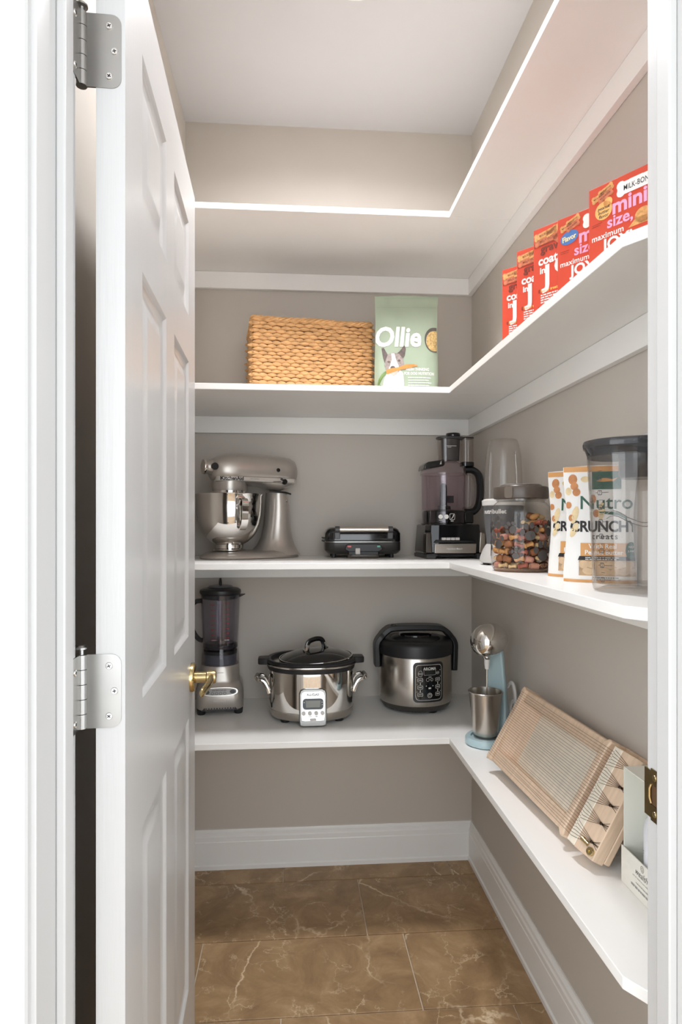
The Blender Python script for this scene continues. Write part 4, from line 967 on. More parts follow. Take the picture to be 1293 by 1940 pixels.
# ------------------------------------------------------------------ bags of crunchy treats
def crunchy(loc, rz, label, seed, H=0.232):
    W = 0.137
    m = mat('white_treat_foil', (236, 234, 230), 0.42, var=0.015, vscale=10)
    t, fm = pouch('treat_bag', label, 'treat bag', loc, math.radians(rz), W, H, 0.038, 0.003, m, 0.0012, seed, 1.0, lambda k: 1.0 - 0.10 * math.sin(PI * k) ** 2 * (1 if k < 0.6 else 1) , 'crunchy treat bags against the right wall')
    tan = mat('tan_orange_ink', (214, 156, 92), 0.5, var=0.03); pn = mat('peanut_print', (196, 132, 82), 0.6, var=0.2, vscale=90); pk = mat('pale_peanut_print', (226, 204, 160), 0.6, var=0.1, vscale=60)
    grn = mat('deep_green_ink', (44, 92, 74), 0.5, var=0.04); cook = mat('cookie_print', (190, 158, 122), 0.6, var=0.3, vscale=70)
    P = lambda n, sh, mm, off=0.0007: decal(n, [fine(q) for q in sh], mm, t, fm(off + 0.0003))
    h = H
    P('top_band', [rectd(-0.0675, 0.0675, h - 0.011, h - 0.0005, 20, 2)], tan)
    P('bottom_band', [rectd(-0.0675, 0.0675, 0.0004, 0.0055, 20, 2)], tan)
    P('peanut_print', [ell(-0.050, h - 0.026, 0.0085, 0.0105, 14), ell(-0.047, h - 0.040, 0.0075, 0.0075, 14), ell(-0.043, h - 0.052, 0.0075, 0.008, 14), ell(-0.058, h - 0.078, 0.006, 0.007, 12), ell(-0.053, h - 0.104, 0.005, 0.007, 12), ell(-0.012, h - 0.066, 0.006, 0.009, 12), ell(-0.006, h - 0.095, 0.006, 0.008, 12)], pn)
    P('pale_peanut_print', [ell(-0.026, h - 0.026, 0.009, 0.006, 14), at(ell(0, 0, 0.0065, 0.018, 16), -0.046, h - 0.098, -0.25), ell(-0.058, h - 0.05, 0.006, 0.008, 12), at(ell(0, 0, 0.006, 0.018, 14), 0.004, h - 0.09, -0.1), at(ell(0, 0, 0.006, 0.016, 14), -0.047, h - 0.128, -0.4)], pk)
    P('brand_panel', [rectd(-0.014, 0.040, h - 0.047, h - 0.0115, 10, 4)], grn)
    P('panel_mark', [polyd([(-0.006, h - 0.03), (0.008, h - 0.024), (0.024, h - 0.027), (0.034, h - 0.024), (0.026, h - 0.031), (0.006, h - 0.032)])], tan, 0.0010)
    P('brand_lettering', [at(text2d('Nutro', 0.038, 0.008, sx=1.02), 0.012, h - 0.086)], grn)
    P('brand_swoosh', [polyd([(-0.012, h - 0.092), (0.01, h - 0.091), (0.034, h - 0.093), (0.049, h - 0.101), (0.051, h - 0.112), (0.046, h - 0.105), (0.034, h - 0.099), (0.012, h - 0.0965)])], grn)
    P('name_lettering', [at(text2d('CRUNCHY', 0.030, 0.03, sx=0.88, space=0.95), 0.007, h - 0.131)], P_BLACK)
    P('name_lettering', [at(text2d('treats', 0.016, 0.01, space=1.25), 0.010, h - 0.146)], P_BLACK)
    P('flavour_band', [rectd(-0.035, 0.066, h - 0.180, h - 0.154, 16, 3)], tan)
    P('flavour_lettering', [at(text2d('With Real', 0.0125, 0.02), 0.006, h - 0.1645), at(text2d('Peanut Butter', 0.0125, 0.02), 0.008, h - 0.1765)], P_WHITE, 0.0010)
    P('black_band', [polyd([(-0.037, h - 0.180), (0.066, h - 0.180), (0.066, h - 0.188), (-0.040, h - 0.188)])], P_BLACK, 0.0009)
    P('band_lettering', lines_print(-0.026, 0.04, h - 0.1835, 2, 0.0033, 0.0014, seed), P_WHITE, 0.0012)
    P('cookie_window', [rectd(-0.038, 0.066, h - 0.2185, h - 0.188, 16, 3)], cook)
    rr = random.Random(seed); ck = []
    for i in range(6):
        for j in range(2):
            ck.append(at(ell(0, 0, 0.0095 + rr.uniform(-0.001, 0.002), 0.0075 + rr.uniform(-0.001, 0.001), 12), -0.029 + i * 0.0165 + 0.008 * j, h - 0.1965 - 0.0135 * j, rr.uniform(-0.4, 0.4)))
    P('cookie_print', ck, mat('cookie_light_print', (212, 182, 146), 0.6, var=0.12, vscale=60), 0.0010)
    P('small_lettering', lines_print(-0.012, 0.04, 0.0085, 2, 0.0045, 0.0028, seed + 5), P_GREY)
    P('green_seal', [at(ell(0, 0, 0.0105, 0.0165, 22), 0.0575, h - 0.168)], grn, 0.0013)
    P('seal_lettering', [at(text2d('NO', 0.006, 0.01), 0.0575, h - 0.163), at(text2d('JUNK', 0.005, 0.01), 0.0575, h - 0.171)], P_WHITE, 0.0017)
crunchy((0.621, 1.332, S3 + 0.0004), -45, 'white peanut butter treat bag beside the biscuit jar', 3)
crunchy((0.610, 1.216, S3 + 0.0004), -27, 'white peanut butter treat bag partly behind the clear pitcher', 8)

# ------------------------------------------------------------------ clear pitcher
def pitcher():
    t = thing('pitcher', 'clear measuring pitcher with a dark lid beside the door frame', 'pitcher', (0.590, 1.052, S3), math.radians(-30))
    g = clear('pitcher_plastic', (247, 246, 245), rough=0.03)
    body = obj('pitcher_body', MB().lathe([(0.002, 0.006), (0.050, 0.006), (0.060, 0.001), (0.0655, 0.003), (0.0675, 0.012), (0.0685, 0.06), (0.0725, 0.16), (0.0765, 0.238), (0.079, 0.246), (0.0775, 0.248), (0.0745, 0.238), (0.0705, 0.16), (0.0665, 0.06), (0.064, 0.014), (0.002, 0.012)], 56, sx=1.0, sy=1.0, p=2.5, cap=False), g, t)
    sm = clear('smoked_lid_plastic', (164, 166, 170), rough=0.06, haze=0.25, hazec=(96, 98, 102))
    lid = obj('lid', MB().lathe([(0.0755, 0.232), (0.0795, 0.245), (0.0825, 0.2475), (0.0835, 0.254), (0.082, 0.259), (0.074, 0.261), (0.002, 0.262)], 56, p=2.5, cap=False), sm, t)
    obj('lid_plug', MB().lathe([(0.002, 0.196), (0.040, 0.196), (0.043, 0.200), (0.044, 0.258)], 40, (0.018, 0.012), p=2.5, cap=False), clear('smoked_plug_plastic', (176, 174, 174), rough=0.06, haze=0.25, hazec=(84, 84, 86)), lid)
    obj('lid_tab', MB().lathe([(0.020, 0.2615), (0.020, 0.266), (0.017, 0.268), (0.0005, 0.268)], 24, (0.03, -0.03)), LGREY, lid)
    mk = []
    for i in range(8):
        b = 0.022 + i * 0.0245
        mk += [ringd(-0.048, b, 0.0048, 0.0042, 0.0011, 20, 5), rectd(-0.043, -0.031 + 0.004 * (i % 2), b - 0.0004, b + 0.0005), rectd(-0.058, -0.053, b - 0.0004, b + 0.0004),
               rectd(-0.050, -0.042, b + 0.0118, b + 0.0125)]
        mk.append(at(text2d(str(8 - i) if False else str(i + 1), 0.007, 0.01), -0.048, b - 0.0024))
    rad = lambda b: 0.0672 + (0.0765 - 0.0672) * max(0, min(1, (b - 0.012) / 0.226))
    def sup(a, b):
        r = rad(b) + 0.0008; th = a / 0.07 - PI / 2; ca, sa = math.cos(th), math.sin(th); p = 2.5
        return (r * math.copysign(abs(ca) ** (2 / p), ca), r * math.copysign(abs(sa) ** (2 / p), sa), b)
    decal('measure_marks', mk, DGREY, body, sup)
    # moulded grip waves
    for dz, ln in ((0.128, 1.0), (0.121, 0.9)):
        pts = [sup(-0.035 + 0.085 * k / 14, dz + 0.010 * math.sin(k * 0.55 + 0.5) * ln) for k in range(15)]
        obj('moulded_wave', MB().tube(pts, 0.0007, 5), clear('wave_plastic', (150, 146, 142), rough=0.05, haze=0.2), body)
pitcher()
# ------------------------------------------------------------------ countertop blender
def big_blender():
    t = thing('countertop_blender', 'countertop blender with a silver base and dark lid beside the door', 'blender', (-0.256, 2.228, S4), math.radians(5))
    R = lambda w, d, z, r=0.03, cy=0.0: [(x, y + cy, z) for x, y in rrect(w, d, r, 6)]
    base = obj('base', MB().loft([R(0.150, 0.160, 0.016), R(0.158, 0.168, 0.022, 0.034), R(0.160, 0.170, 0.060, 0.036), R(0.156, 0.164, 0.082, 0.036), R(0.150, 0.152, 0.095, 0.038), R(0.138, 0.138, 0.104, 0.045), R(0.133, 0.132, 0.112, 0.05), R(0.131, 0.130, 0.155, 0.055), R(0.126, 0.126, 0.160, 0.055)]), SILVERP, t, ang=50)
    gr = MB().prism([(-0.060, 0.0165), (-0.048, 0.030), (0.048, 0.030), (0.060, 0.0165)], lambda a, b, d: (a, d, b), -0.0835, -0.07)
    vent = obj('front_vent', gr, BLACKM, base, smooth=False)
    for i in range(11):
        x = -0.045 + i * 0.009
        bx('vent_slat', x - 0.0025, x + 0.0025, -0.0848, -0.083, 0.0165, 0.0265, DGREY, vent)
    for sx in (-1, 1):
        for y in (-0.06, 0.06):
            obj('rubber_foot', MB().lathe([(0.012, 0), (0.014, 0.002), (0.016, 0.018)], 16, (sx * 0.062, y)), BLACKM, t)
    # oval control panel on the sloping front
    slope = lambda a, b, off=0.0: (a, -0.0825 + 0.28 * (b - 0.070) ** 1 * 0.35 - off - 0.0 * a * a, b)
    pan = MB(); op = [(0.060 * math.copysign(abs(math.cos(q)) ** 0.8, math.cos(q)), 0.0800 + 0.0135 * math.copysign(abs(math.sin(q)) ** 0.7, math.sin(q))) for q in [2 * PI * i / 36 for i in range(36)]]
    ff = lambda a, b, d: (a, -0.0862 + (b - 0.068) * 0.22 + d, b)
    pan.prism(op, ff, 0.0, 0.012); panel = obj('control_panel', pan, STEELH, t)
    op2 = [(x * 0.93, 0.08 + (z - 0.08) * 0.86) for x, z in op]
    pp = MB().prism(op2, ff, -0.0012, 0.004); obj('panel_inlay', pp, mat('grey_panel', (120, 116, 112), 0.35, 0.4, var=0.05), panel)
    F2 = lambda a, b: ff(a, b, -0.0020)
    decal('button_icons', [at(text2d('pulse blend crush auto', 0.0052, 0.02), -0.002, 0.0835)] + [ringd(-0.024 + 0.0135 * i, 0.0752, 0.0050, 0.0042, 0.0011, 16) for i in range(4)], P_BLACK, panel, F2)
    for sx in (-1, 1):
        obj('panel_button', MB().prism([(sx * 0.043 + 0.0095 * math.cos(q), 0.080 + 0.0062 * math.sin(q)) for q in [2 * PI * i / 20 for i in range(20)]], ff, -0.003, 0.002), BLACKM, panel)
    decal('brand_lettering', [at(text2d('BREVILLE', 0.0085, 0.02, sx=1.2), 0.0, 0.046)], mat('pale_silver_ink', (190, 184, 176), 0.4, 0.5, var=0.03), base, FRONT(-0.0856))
    decal('badge', [rectd(-0.012, 0.012, 0.139, 0.1405), rectd(-0.014, 0.014, 0.0555, 0.0562)], P_GREY, base, FRONT(-0.0662))
    # collar: clear skirt round the coupling
    sk = clear('smoke_glass_skirt', (240, 238, 242), rough=0.04)
    obj('jug_skirt', MB().lathe([(0.0655, 0.158), (0.064, 0.19), (0.0605, 0.218)], 40, cap=False), sk, t)
    obj('coupling', MB().lathe([(0.055, 0.158), (0.056, 0.19), (0.058, 0.193), (0.052, 0.200), (0.048, 0.208)], 36), mat('blue_grey_plastic', (88, 92, 100), 0.35, var=0.05), t)
    obj('coupling_ring', MB().lathe([(0.0575, 0.196), (0.058, 0.207), (0.050, 0.209)], 36), BLACKM, t)
    # jug
    jm = clear('smoke_tinted_jug', (238, 237, 240), rough=0.04, haze=0.05, hazec=(130, 128, 136))
    jug = obj('jug', MB().lathe([(0.002, 0.222), (0.050, 0.220), (0.058, 0.224), (0.0605, 0.232), (0.0635, 0.29), (0.0680, 0.395), (0.0690, 0.400), (0.0665, 0.400), (0.0655, 0.393), (0.061, 0.29), (0.057, 0.236), (0.002, 0.228)], 48, p=2.3, cap=False), jm, t)
    obj('jug_base_ring', MB().lathe([(0.058, 0.214), (0.0605, 0.219), (0.0600, 0.228), (0.052, 0.231)], 40), mat('dark_glass_ring', (44, 42, 48), 0.15, var=0.1), jug)
    obj('blade_hub', MB().lathe([(0.022, 0.229), (0.018, 0.238), (0.008, 0.242), (0.0005, 0.243)], 18).box(-0.03, 0.03, -0.003, 0.003, 0.238, 0.240).box(-0.003, 0.003, -0.03, 0.03, 0.241, 0.243), STEEL, jug)
    mk = []
    for i in range(7):
        b = 0.252 + i * 0.0165
        mk += [rectd(-0.031, -0.023, b - 0.0011, b + 0.0011), rectd(-0.021, -0.012, b - 0.0004, b + 0.0004), rectd(0.024, 0.031, b + 0.004 - 0.0011, b + 0.0062), rectd(0.014, 0.022, b + 0.0045, b + 0.0052)]
    mk += [at(text2d('1.5 L', 0.0085, 0.02), 0.026, 0.372), at(text2d('6 cups', 0.006, 0.02), -0.027, 0.3685)]
    decal('measure_marks', mk, P_RED, jug, CYL(0.0665, 0.0008))
    obj('jug_rib', MB().tube([(0, -0.0655, 0.385), (0, -0.0625, 0.30), (0, -0.0600, 0.24), (0, -0.058, 0.226)], [0.0085, 0.0085, 0.008, 0.003], 10), clear('rib_glass', (240, 238, 242), rough=0.03), jug)
    hp = spline([(-0.062, 0, 0.378), (-0.085, 0, 0.375), (-0.100, 0, 0.355), (-0.102, 0, 0.31), (-0.092, 0, 0.27), (-0.074, 0, 0.245), (-0.060, 0, 0.240)], 5)
    obj('jug_handle', MB().tube(hp, 0.0085, 10, flat=1.3), clear('handle_glass', (150, 148, 152), rough=0.04, haze=0.15, hazec=(110, 108, 112)), jug)
    obj('pour_spout', MB().loft([[(0.062, -0.018, 0.388), (0.062, 0.018, 0.388), (0.062, 0.018, 0.40), (0.062, -0.018, 0.40)], [(0.086, -0.003, 0.398), (0.086, 0.003, 0.398), (0.086, 0.003, 0.4005), (0.086, -0.003, 0.4005)]]), clear('spout_glass', (170, 168, 172), haze=0.2, hazec=(120, 118, 122)), jug)
    lid = obj('lid', MB().lathe([(0.055, 0.384), (0.0645, 0.387), (0.0655, 0.401), (0.0700, 0.403), (0.0715, 0.409), (0.0700, 0.416), (0.062, 0.421), (0.046, 0.4225), (0.044, 0.4255), (0.002, 0.427)], 48), BLACKM, t)
    obj('lid_insert', MB().lathe([(0.0425, 0.4255), (0.040, 0.4295), (0.030, 0.4315), (0.002, 0.4315)], 36), mat('grey_rubber', (82, 82, 86), 0.45, var=0.1), lid)
    rg = [(0.0, 0.0155 * math.cos(q) , 0.438 + 0.0155 * math.sin(q)) for q in [2 * PI * i / 24 for i in range(24)]]
    obj('pull_ring', MB().tube(rg, 0.0042, 8, loop=True), BLACKM, lid, rot=(0, 0, math.radians(6)))
big_blender()

# ------------------------------------------------------------------ slow cooker
def slow_cooker():
    t = thing('slow_cooker', 'oval polished steel slow cooker with a black insert and glass lid', 'slow cooker', (0.059, 2.128, S4), math.radians(1))
    AX, AY, p = 0.142, 0.118, 2.25
    L = lambda prof, m, nm, par, **k: obj(nm, MB().lathe(prof, 64, (0, 0), AX, AY, p), m, par, **k)
    L([(0.90, 0.010), (0.955, 0.013), (0.985, 0.022), (1.0, 0.036), (1.003, 0.0375), (1.0, 0.039)], STEEL, 'base_band', t)
    body = L([(0.997, 0.039), (1.0, 0.06), (1.0, 0.150), (0.997, 0.164)], CHROME, 'body', t)
    L([(0.99, 0.163), (1.022, 0.165), (1.045, 0.176), (1.045, 0.180), (0.98, 0.181)], BLACKM, 'gasket_band', t)
    L([(0.97, 0.180), (1.075, 0.181), (1.082, 0.1835), (1.075, 0.186), (0.97, 0.1855)], mat('pale_steel_rim', (206, 202, 196), 0.18, 1.0, var=0.03), 'steel_rim', t)
    ins = obj('crock', MB().lathe([(0.96, 0.185), (1.055, 0.187), (1.062, 0.1935), (1.03, 0.198), (0.955, 0.197), (0.93, 0.190), (0.90, 0.14), (0.001, 0.12)], 64, (0, 0), AX, AY, p, cap=False), BLACKM, t)
    for sx in (-1, 1):
        e = MB().loft([[(sx * x, y * k, z) for y, z in ((-0.024, 0.178), (0.024, 0.178), (0.024, 0.199), (-0.024, 0.199))] for x, k in ((0.138, 1.2), (0.155, 1.15), (0.170, 1.0), (0.178, 0.85))])
        obj('crock_ear', e, BLACKM, ins, bevel=0.004, seg=3)
        hpts = spline([(sx * 0.140, -0.040, 0.088), (sx * 0.148, -0.040, 0.110), (sx * 0.160, -0.038, 0.126), (sx * 0.176, -0.034, 0.131), (sx * 0.181, -0.018, 0.133), (sx * 0.182, 0.0, 0.1335), (sx * 0.181, 0.018, 0.133), (sx * 0.176, 0.034, 0.131), (sx * 0.160, 0.038, 0.126), (sx * 0.148, 0.040, 0.110), (sx * 0.140, 0.040, 0.088)], 4)
        hd = obj('side_handle', MB().tube(hpts, 0.0052, 8, flat=1.4), CHROME, t)
        obj('handle_grip', MB().tube([(sx * 0.181, -0.024, 0.1335), (sx * 0.182, 0, 0.134), (sx * 0.181, 0.024, 0.1335)], 0.0078, 10), mat('dark_chrome_grip', (96, 92, 88), 0.2, 0.9, var=0.05), hd)
        for y in (-0.040, 0.040):
            obj('rivet', MB().lathe([(0.0075, 0), (0.007, 0.003), (0.0005, 0.004)], 12).xf(Matrix.Translation((sx * 0.1345, y, 0.093)) @ Matrix.Rotation(sx * PI / 2, 4, 'Y')), CHROME, hd)
        obj('foot', MB().lathe([(0.014, 0), (0.015, 0.002), (0.015, 0.012)], 16, (sx * 0.088, -0.062)), BLACKM, t)
        obj('foot', MB().lathe([(0.014, 0), (0.015, 0.002), (0.015, 0.012)], 16, (sx * 0.088, 0.062)), BLACKM, t)
    # lid, sitting askew on the crock
    lroot = MB().lathe([(0.002, 0.030), (0.3, 0.0285), (0.6, 0.023), (0.85, 0.012), (0.97, 0.004)], 56, (0, 0), 0.125, 0.098, 2.1)
    LM = Matrix.Translation((0.016, -0.002, 0.195)) @ Matrix.Rotation(math.radians(-2.5), 4, 'Y') @ Matrix.Rotation(math.radians(3), 4, 'X')
    lroot.xf(LM)
    lid = obj('lid', lroot, mat('dark_glass_lid', (34, 33, 34), 0.06, var=0.1, coat=0.6), t)
    rim = MB().lathe([(0.965, 0.006), (0.99, 0.006), (1.0, 0.002), (0.99, -0.002), (0.955, 0.001)], 56, (0, 0), 0.125, 0.098, 2.1, cap=False).xf(LM)
    obj('lid_rim', rim, CHROME, lid)
    hp = spline([(-0.034, 0, 0.030), (-0.032, 0, 0.045), (-0.024, 0, 0.058), (-0.006, 0, 0.0625), (0.010, 0, 0.0625), (0.024, 0, 0.058), (0.032, 0, 0.045), (0.034, 0, 0.030)], 5)
    HM = LM @ Matrix.Rotation(math.radians(28), 4, 'Z')
    hm = MB().tube(hp, 0.0052, 10, flat=1.6).xf(HM); obj('lid_handle', hm, BLACKG, lid)
    for sx in (-1, 1):
        obj('handle_bracket', MB().tube([(sx * 0.046, 0, 0.0285), (sx * 0.038, 0, 0.031), (sx * 0.0335, 0, 0.040), (sx * 0.031, 0, 0.048)], [0.005, 0.006, 0.0062, 0.0058], 10, flat=1.5).xf(HM), CHROME, lid)
    # control plate
    pl = [(-0.042, 0.002), (-0.030, 0.000), (0.030, 0.000), (0.042, 0.002), (0.044, 0.02), (0.044, 0.100), (0.040, 0.112), (0.030, 0.116), (-0.030, 0.116), (-0.040, 0.112), (-0.044, 0.100), (-0.044, 0.02)]
    ff = lambda a, b, d: (a, -0.1215 - 0.010 * (1 - (b / 0.116)) - d + a * a * 1.2, b + 0.004)
    plate = obj('control_plate', MB().prism(pl, ff, -0.014, 0.004), mat('satin_chrome_plate', (138, 137, 134), 0.2, 1.0, var=0.03), t, bevel=0.003, seg=3)
    inl = [(x * 0.86, 0.017 + (z) * 0.80) for x, z in pl]
    inlay = obj('plate_inlay', MB().prism(inl, ff, 0.0, 0.0052), CHROME, plate, bevel=0.0008)
    win = rrect(0.066, 0.034, 0.010, 4, 0, 0.070)
    obj('display_surround', MB().prism(win, ff, 0.0, 0.0062), BLACKG, plate)
    lcd = [(-0.022, 0.060), (0.022, 0.060), (0.024, 0.081), (-0.024, 0.081)]
    obj('display', MB().prism(lcd, ff, 0.0, 0.0066), mat('grey_lcd', (124, 124, 116), 0.2, var=0.08), plate)
    for i, x in enumerate((-0.030, -0.010, 0.010, 0.030)):
        obj('button', MB().prism([(x + 0.0062 * math.cos(q), 0.0415 + 0.0062 * math.sin(q)) for q in [2 * PI * k / 16 for k in range(16)]], ff, 0.0, 0.0085), LGREY, plate)
    obj('button', MB().prism(rrect(0.020, 0.0065, 0.003, 3, 0, 0.0215), ff, 0.0, 0.0085), LGREY, plate)
    G = lambda a, b: ff(a, b, 0.0070)
    decal('panel_lettering', [at(text2d('ALL-CLAD', 0.0085, 0.03), 0.0, 0.0965), at(text2d('COOK', 0.004, 0.02), -0.010, 0.0300), at(text2d('TEMP', 0.004, 0.02), 0.010, 0.0300)], P_GREY, plate, G)
    decal('display_lettering', [rectd(-0.0305, -0.0265, 0.075, 0.0762), rectd(0.0265, 0.0312, 0.075, 0.0762), polyd([(0.027, 0.069), (0.031, 0.069), (0.029, 0.066)])], P_WHITE, plate, G)
slow_cooker()

# ------------------------------------------------------------------ rice cooker
def rice_cooker():
    t = thing('rice_cooker', 'round brushed steel rice cooker with a black lid and handle', 'rice cooker', (0.4315, 2.213, S4), math.radians(0))
    R = 0.1275
    obj('base_ring', MB().lathe([(0.080, 0.006), (0.104, 0.006), (0.117, 0.011), (0.1235, 0.020), (0.1265, 0.030)], 64), mat('dark_brown_plastic', (58, 54, 50), 0.35, var=0.08), t)
    for k in range(3):
        a = -PI / 2 + k * 2 * PI / 3 + 0.5
        obj('foot', MB().lathe([(0.016, 0), (0.017, 0.002), (0.017, 0.008)], 14, (0.09 * math.cos(a), 0.09 * math.sin(a))), BLACKM, t)
    body = obj('body', MB().lathe([(0.1265, 0.030), (0.1285, 0.036), (0.1285, 0.10), (0.1280, 0.188), (0.1265, 0.191)], 72), STEEL, t)
    lid = obj('lid', MB().lathe([(0.1270, 0.191), (0.1300, 0.193), (0.1300, 0.222), (0.1285, 0.232), (0.122, 0.240), (0.110, 0.243), (0.092, 0.243), (0.088, 0.241), (0.084, 0.246), (0.06, 0.252), (0.002, 0.255)], 64), BLACKM, t)
    # carrying handle: wide strap over the lid
    hp = spline([(-0.1365, 0, 0.145), (-0.1385, 0, 0.19), (-0.1375, 0, 0.225), (-0.122, 0, 0.250), (-0.104, 0, 0.268), (-0.08, 0, 0.2775), (0, 0, 0.280), (0.08, 0, 0.2775), (0.104, 0, 0.268), (0.122, 0, 0.250), (0.1375, 0, 0.225), (0.1385, 0, 0.19), (0.1365, 0, 0.128)], 4)
    hd = MB(); rings = []; m = len(hp)
    for i, q in enumerate(hp):
        tt = (hp[min(i + 1, m - 1)] - hp[max(i - 1, 0)]).normalized(); u = Vector((0, 1, 0)); w = tt.cross(u)
        k = i / (m - 1); wd = 0.016 + 0.010 * (1 - abs(2 * k - 1)) ; wd = 0.034 if 0.25 < k < 0.75 else 0.030
        rings.append([q + u * (wd * a) + w * (0.010 * b) for a, b in ((-1, -0.5), (-0.85, 1), (0.85, 1), (1, -0.5), (0.8, -1), (-0.8, -1))])
    hd.loft(rings); obj('carry_handle', hd, BLACKM, t, ang=60, bevel=0.0015)
    for sx in (-1, 1):
        obj('handle_pivot', MB().lathe([(0.022, 0), (0.022, 0.006), (0.018, 0.010), (0.0005, 0.011)], 24).xf(Matrix.Translation((sx * 0.126, 0, 0.205)) @ Matrix.Rotation(sx * PI / 2, 4, 'Y')), BLACKM, lid)
    obj('steam_vent', MB().lathe([(0.012, 0.278), (0.0135, 0.282), (0.012, 0.289), (0.007, 0.292), (0.0005, 0.2925)], 20, (-0.078, -0.004)), BLACKG, lid)
    obj('lid_dial', MB().lathe([(0.060, 0.250), (0.058, 0.257), (0.048, 0.260), (0.002, 0.261)], 40), BLACKG, lid)
    # control panel on the curved front, a little to the right
    A0 = 0.022
    pan = MB(); pw, ph = 0.108, 0.134
    def patch(nm, w, h, cx, cz, r, o0, o1, m_, par, bev=0.0):
        q = MB(); pts = rrect(w, h, r, 5, cx, cz)
        # grid strip so that the patch follows the curve
        n = 14; top = []; 
        xs_ = [cx - w / 2 + w * i / n for i in range(n + 1)]
        def hh(x):
            d = min(x - (cx - w / 2), (cx + w / 2) - x)
            return h / 2 - (r - math.sqrt(max(0, r * r - (r - min(d, r)) ** 2)) if d < r else 0)
        xs2 = sorted(set(xs_ + [cx - w / 2 + r * (1 - math.cos(k * PI / 8)) for k in range(5)] + [cx + w / 2 - r * (1 - math.cos(k * PI / 8)) for k in range(5)]))
        ring = []
        for x in xs2:
            y = hh(x)
            ring.append([CYL(0.1285, o0)(x, cz - y), CYL(0.1285, o0)(x, cz + y), CYL(0.1285, o1)(x, cz + y), CYL(0.1285, o1)(x, cz - y)])
        q.loft(ring); return obj(nm, q, m_, par, bevel=bev, ang=40)
    cz = 0.1135
    panel = patch('control_panel', pw, ph, A0, cz, 0.014, -0.002, 0.003, BLACKM, t)
    patch('panel_face', pw - 0.014, ph - 0.014, A0, cz, 0.010, 0.0, 0.0036, BLACKG, panel)
    W = 0.0046
    C = lambda a, b: CYL(0.1285, W)(a + A0, b + cz)
    pr = [ringd(0, 0, 0.0465, 0.0595, 0.0012, 64, 9)]
    pr += [at(text2d('AROMA', 0.0125, 0.02, sx=1.0), 0.0015, 0.0425)]
    pr += [ringd(0.002, 0.0335, 0.021, 0.0088, 0.0007, 40, 9)]
    for x in (-0.0305, 0.0305):
        for k in range(3):
            z = 0.009 - 0.0245 * k
            pr += [ringd(x, z, 0.0090, 0.0062, 0.0011, 26, 5), rectd(x - 0.0055, x + 0.0055, z - 0.0011, z + 0.0013)]
            if k < 2: pr += [rectd(x - 0.0013, x + 0.0013, z - 0.0165, z - 0.0085)]
            s = -1 if x < 0 else 1
            pr.append(ell(x + s * 0.0105, z + 0.0095, 0.0014, 0.0014, 8))
    pr += [ringd(0.0305, 0.031, 0.006, 0.005, 0.0008, 20), rectd(0.027, 0.034, 0.0302, 0.0318), ell(0.040, 0.040, 0.0014, 0.0014, 8)]
    pr += [ringd(-0.0055, 0.0095, 0.0055, 0.0058, 0.0008, 20), ringd(0.0085, 0.0095, 0.0045, 0.005, 0.0010, 20), rectd(-0.003, 0.007, 0.0175, 0.0192)]
    pr += [ell(-0.0105, -0.011, 0.0015, 0.0015, 8), ell(0.0125, -0.011, 0.0015, 0.0015, 8), rectd(-0.003, 0.006, -0.0215, -0.0165)]
    pr += [ringd(0.0015, -0.0430, 0.0082, 0.0082, 0.0013, 26), ringd(0.0015, -0.0430, 0.0045, 0.0045, 0.001, 20), rectd(0.001, 0.002, -0.043, -0.038)]
    pr += [at(text2d('RICE', 0.007, 0.01), -0.030, 0.0275), ringd(-0.030, 0.030, 0.0075, 0.010, 0.0008, 20)]
    decal('panel_print', pr, mat('pale_panel_ink', (206, 204, 198), 0.5, var=0.03), panel, C)
    decal('display', [rectd(-0.013, 0.017, 0.0265, 0.0405, 8, 1)], mat('dark_lcd', (40, 42, 40), 0.2, var=0.1), panel, lambda a, b: CYL(0.1285, W - 0.0003)(a + A0, b + cz))
rice_cooker()

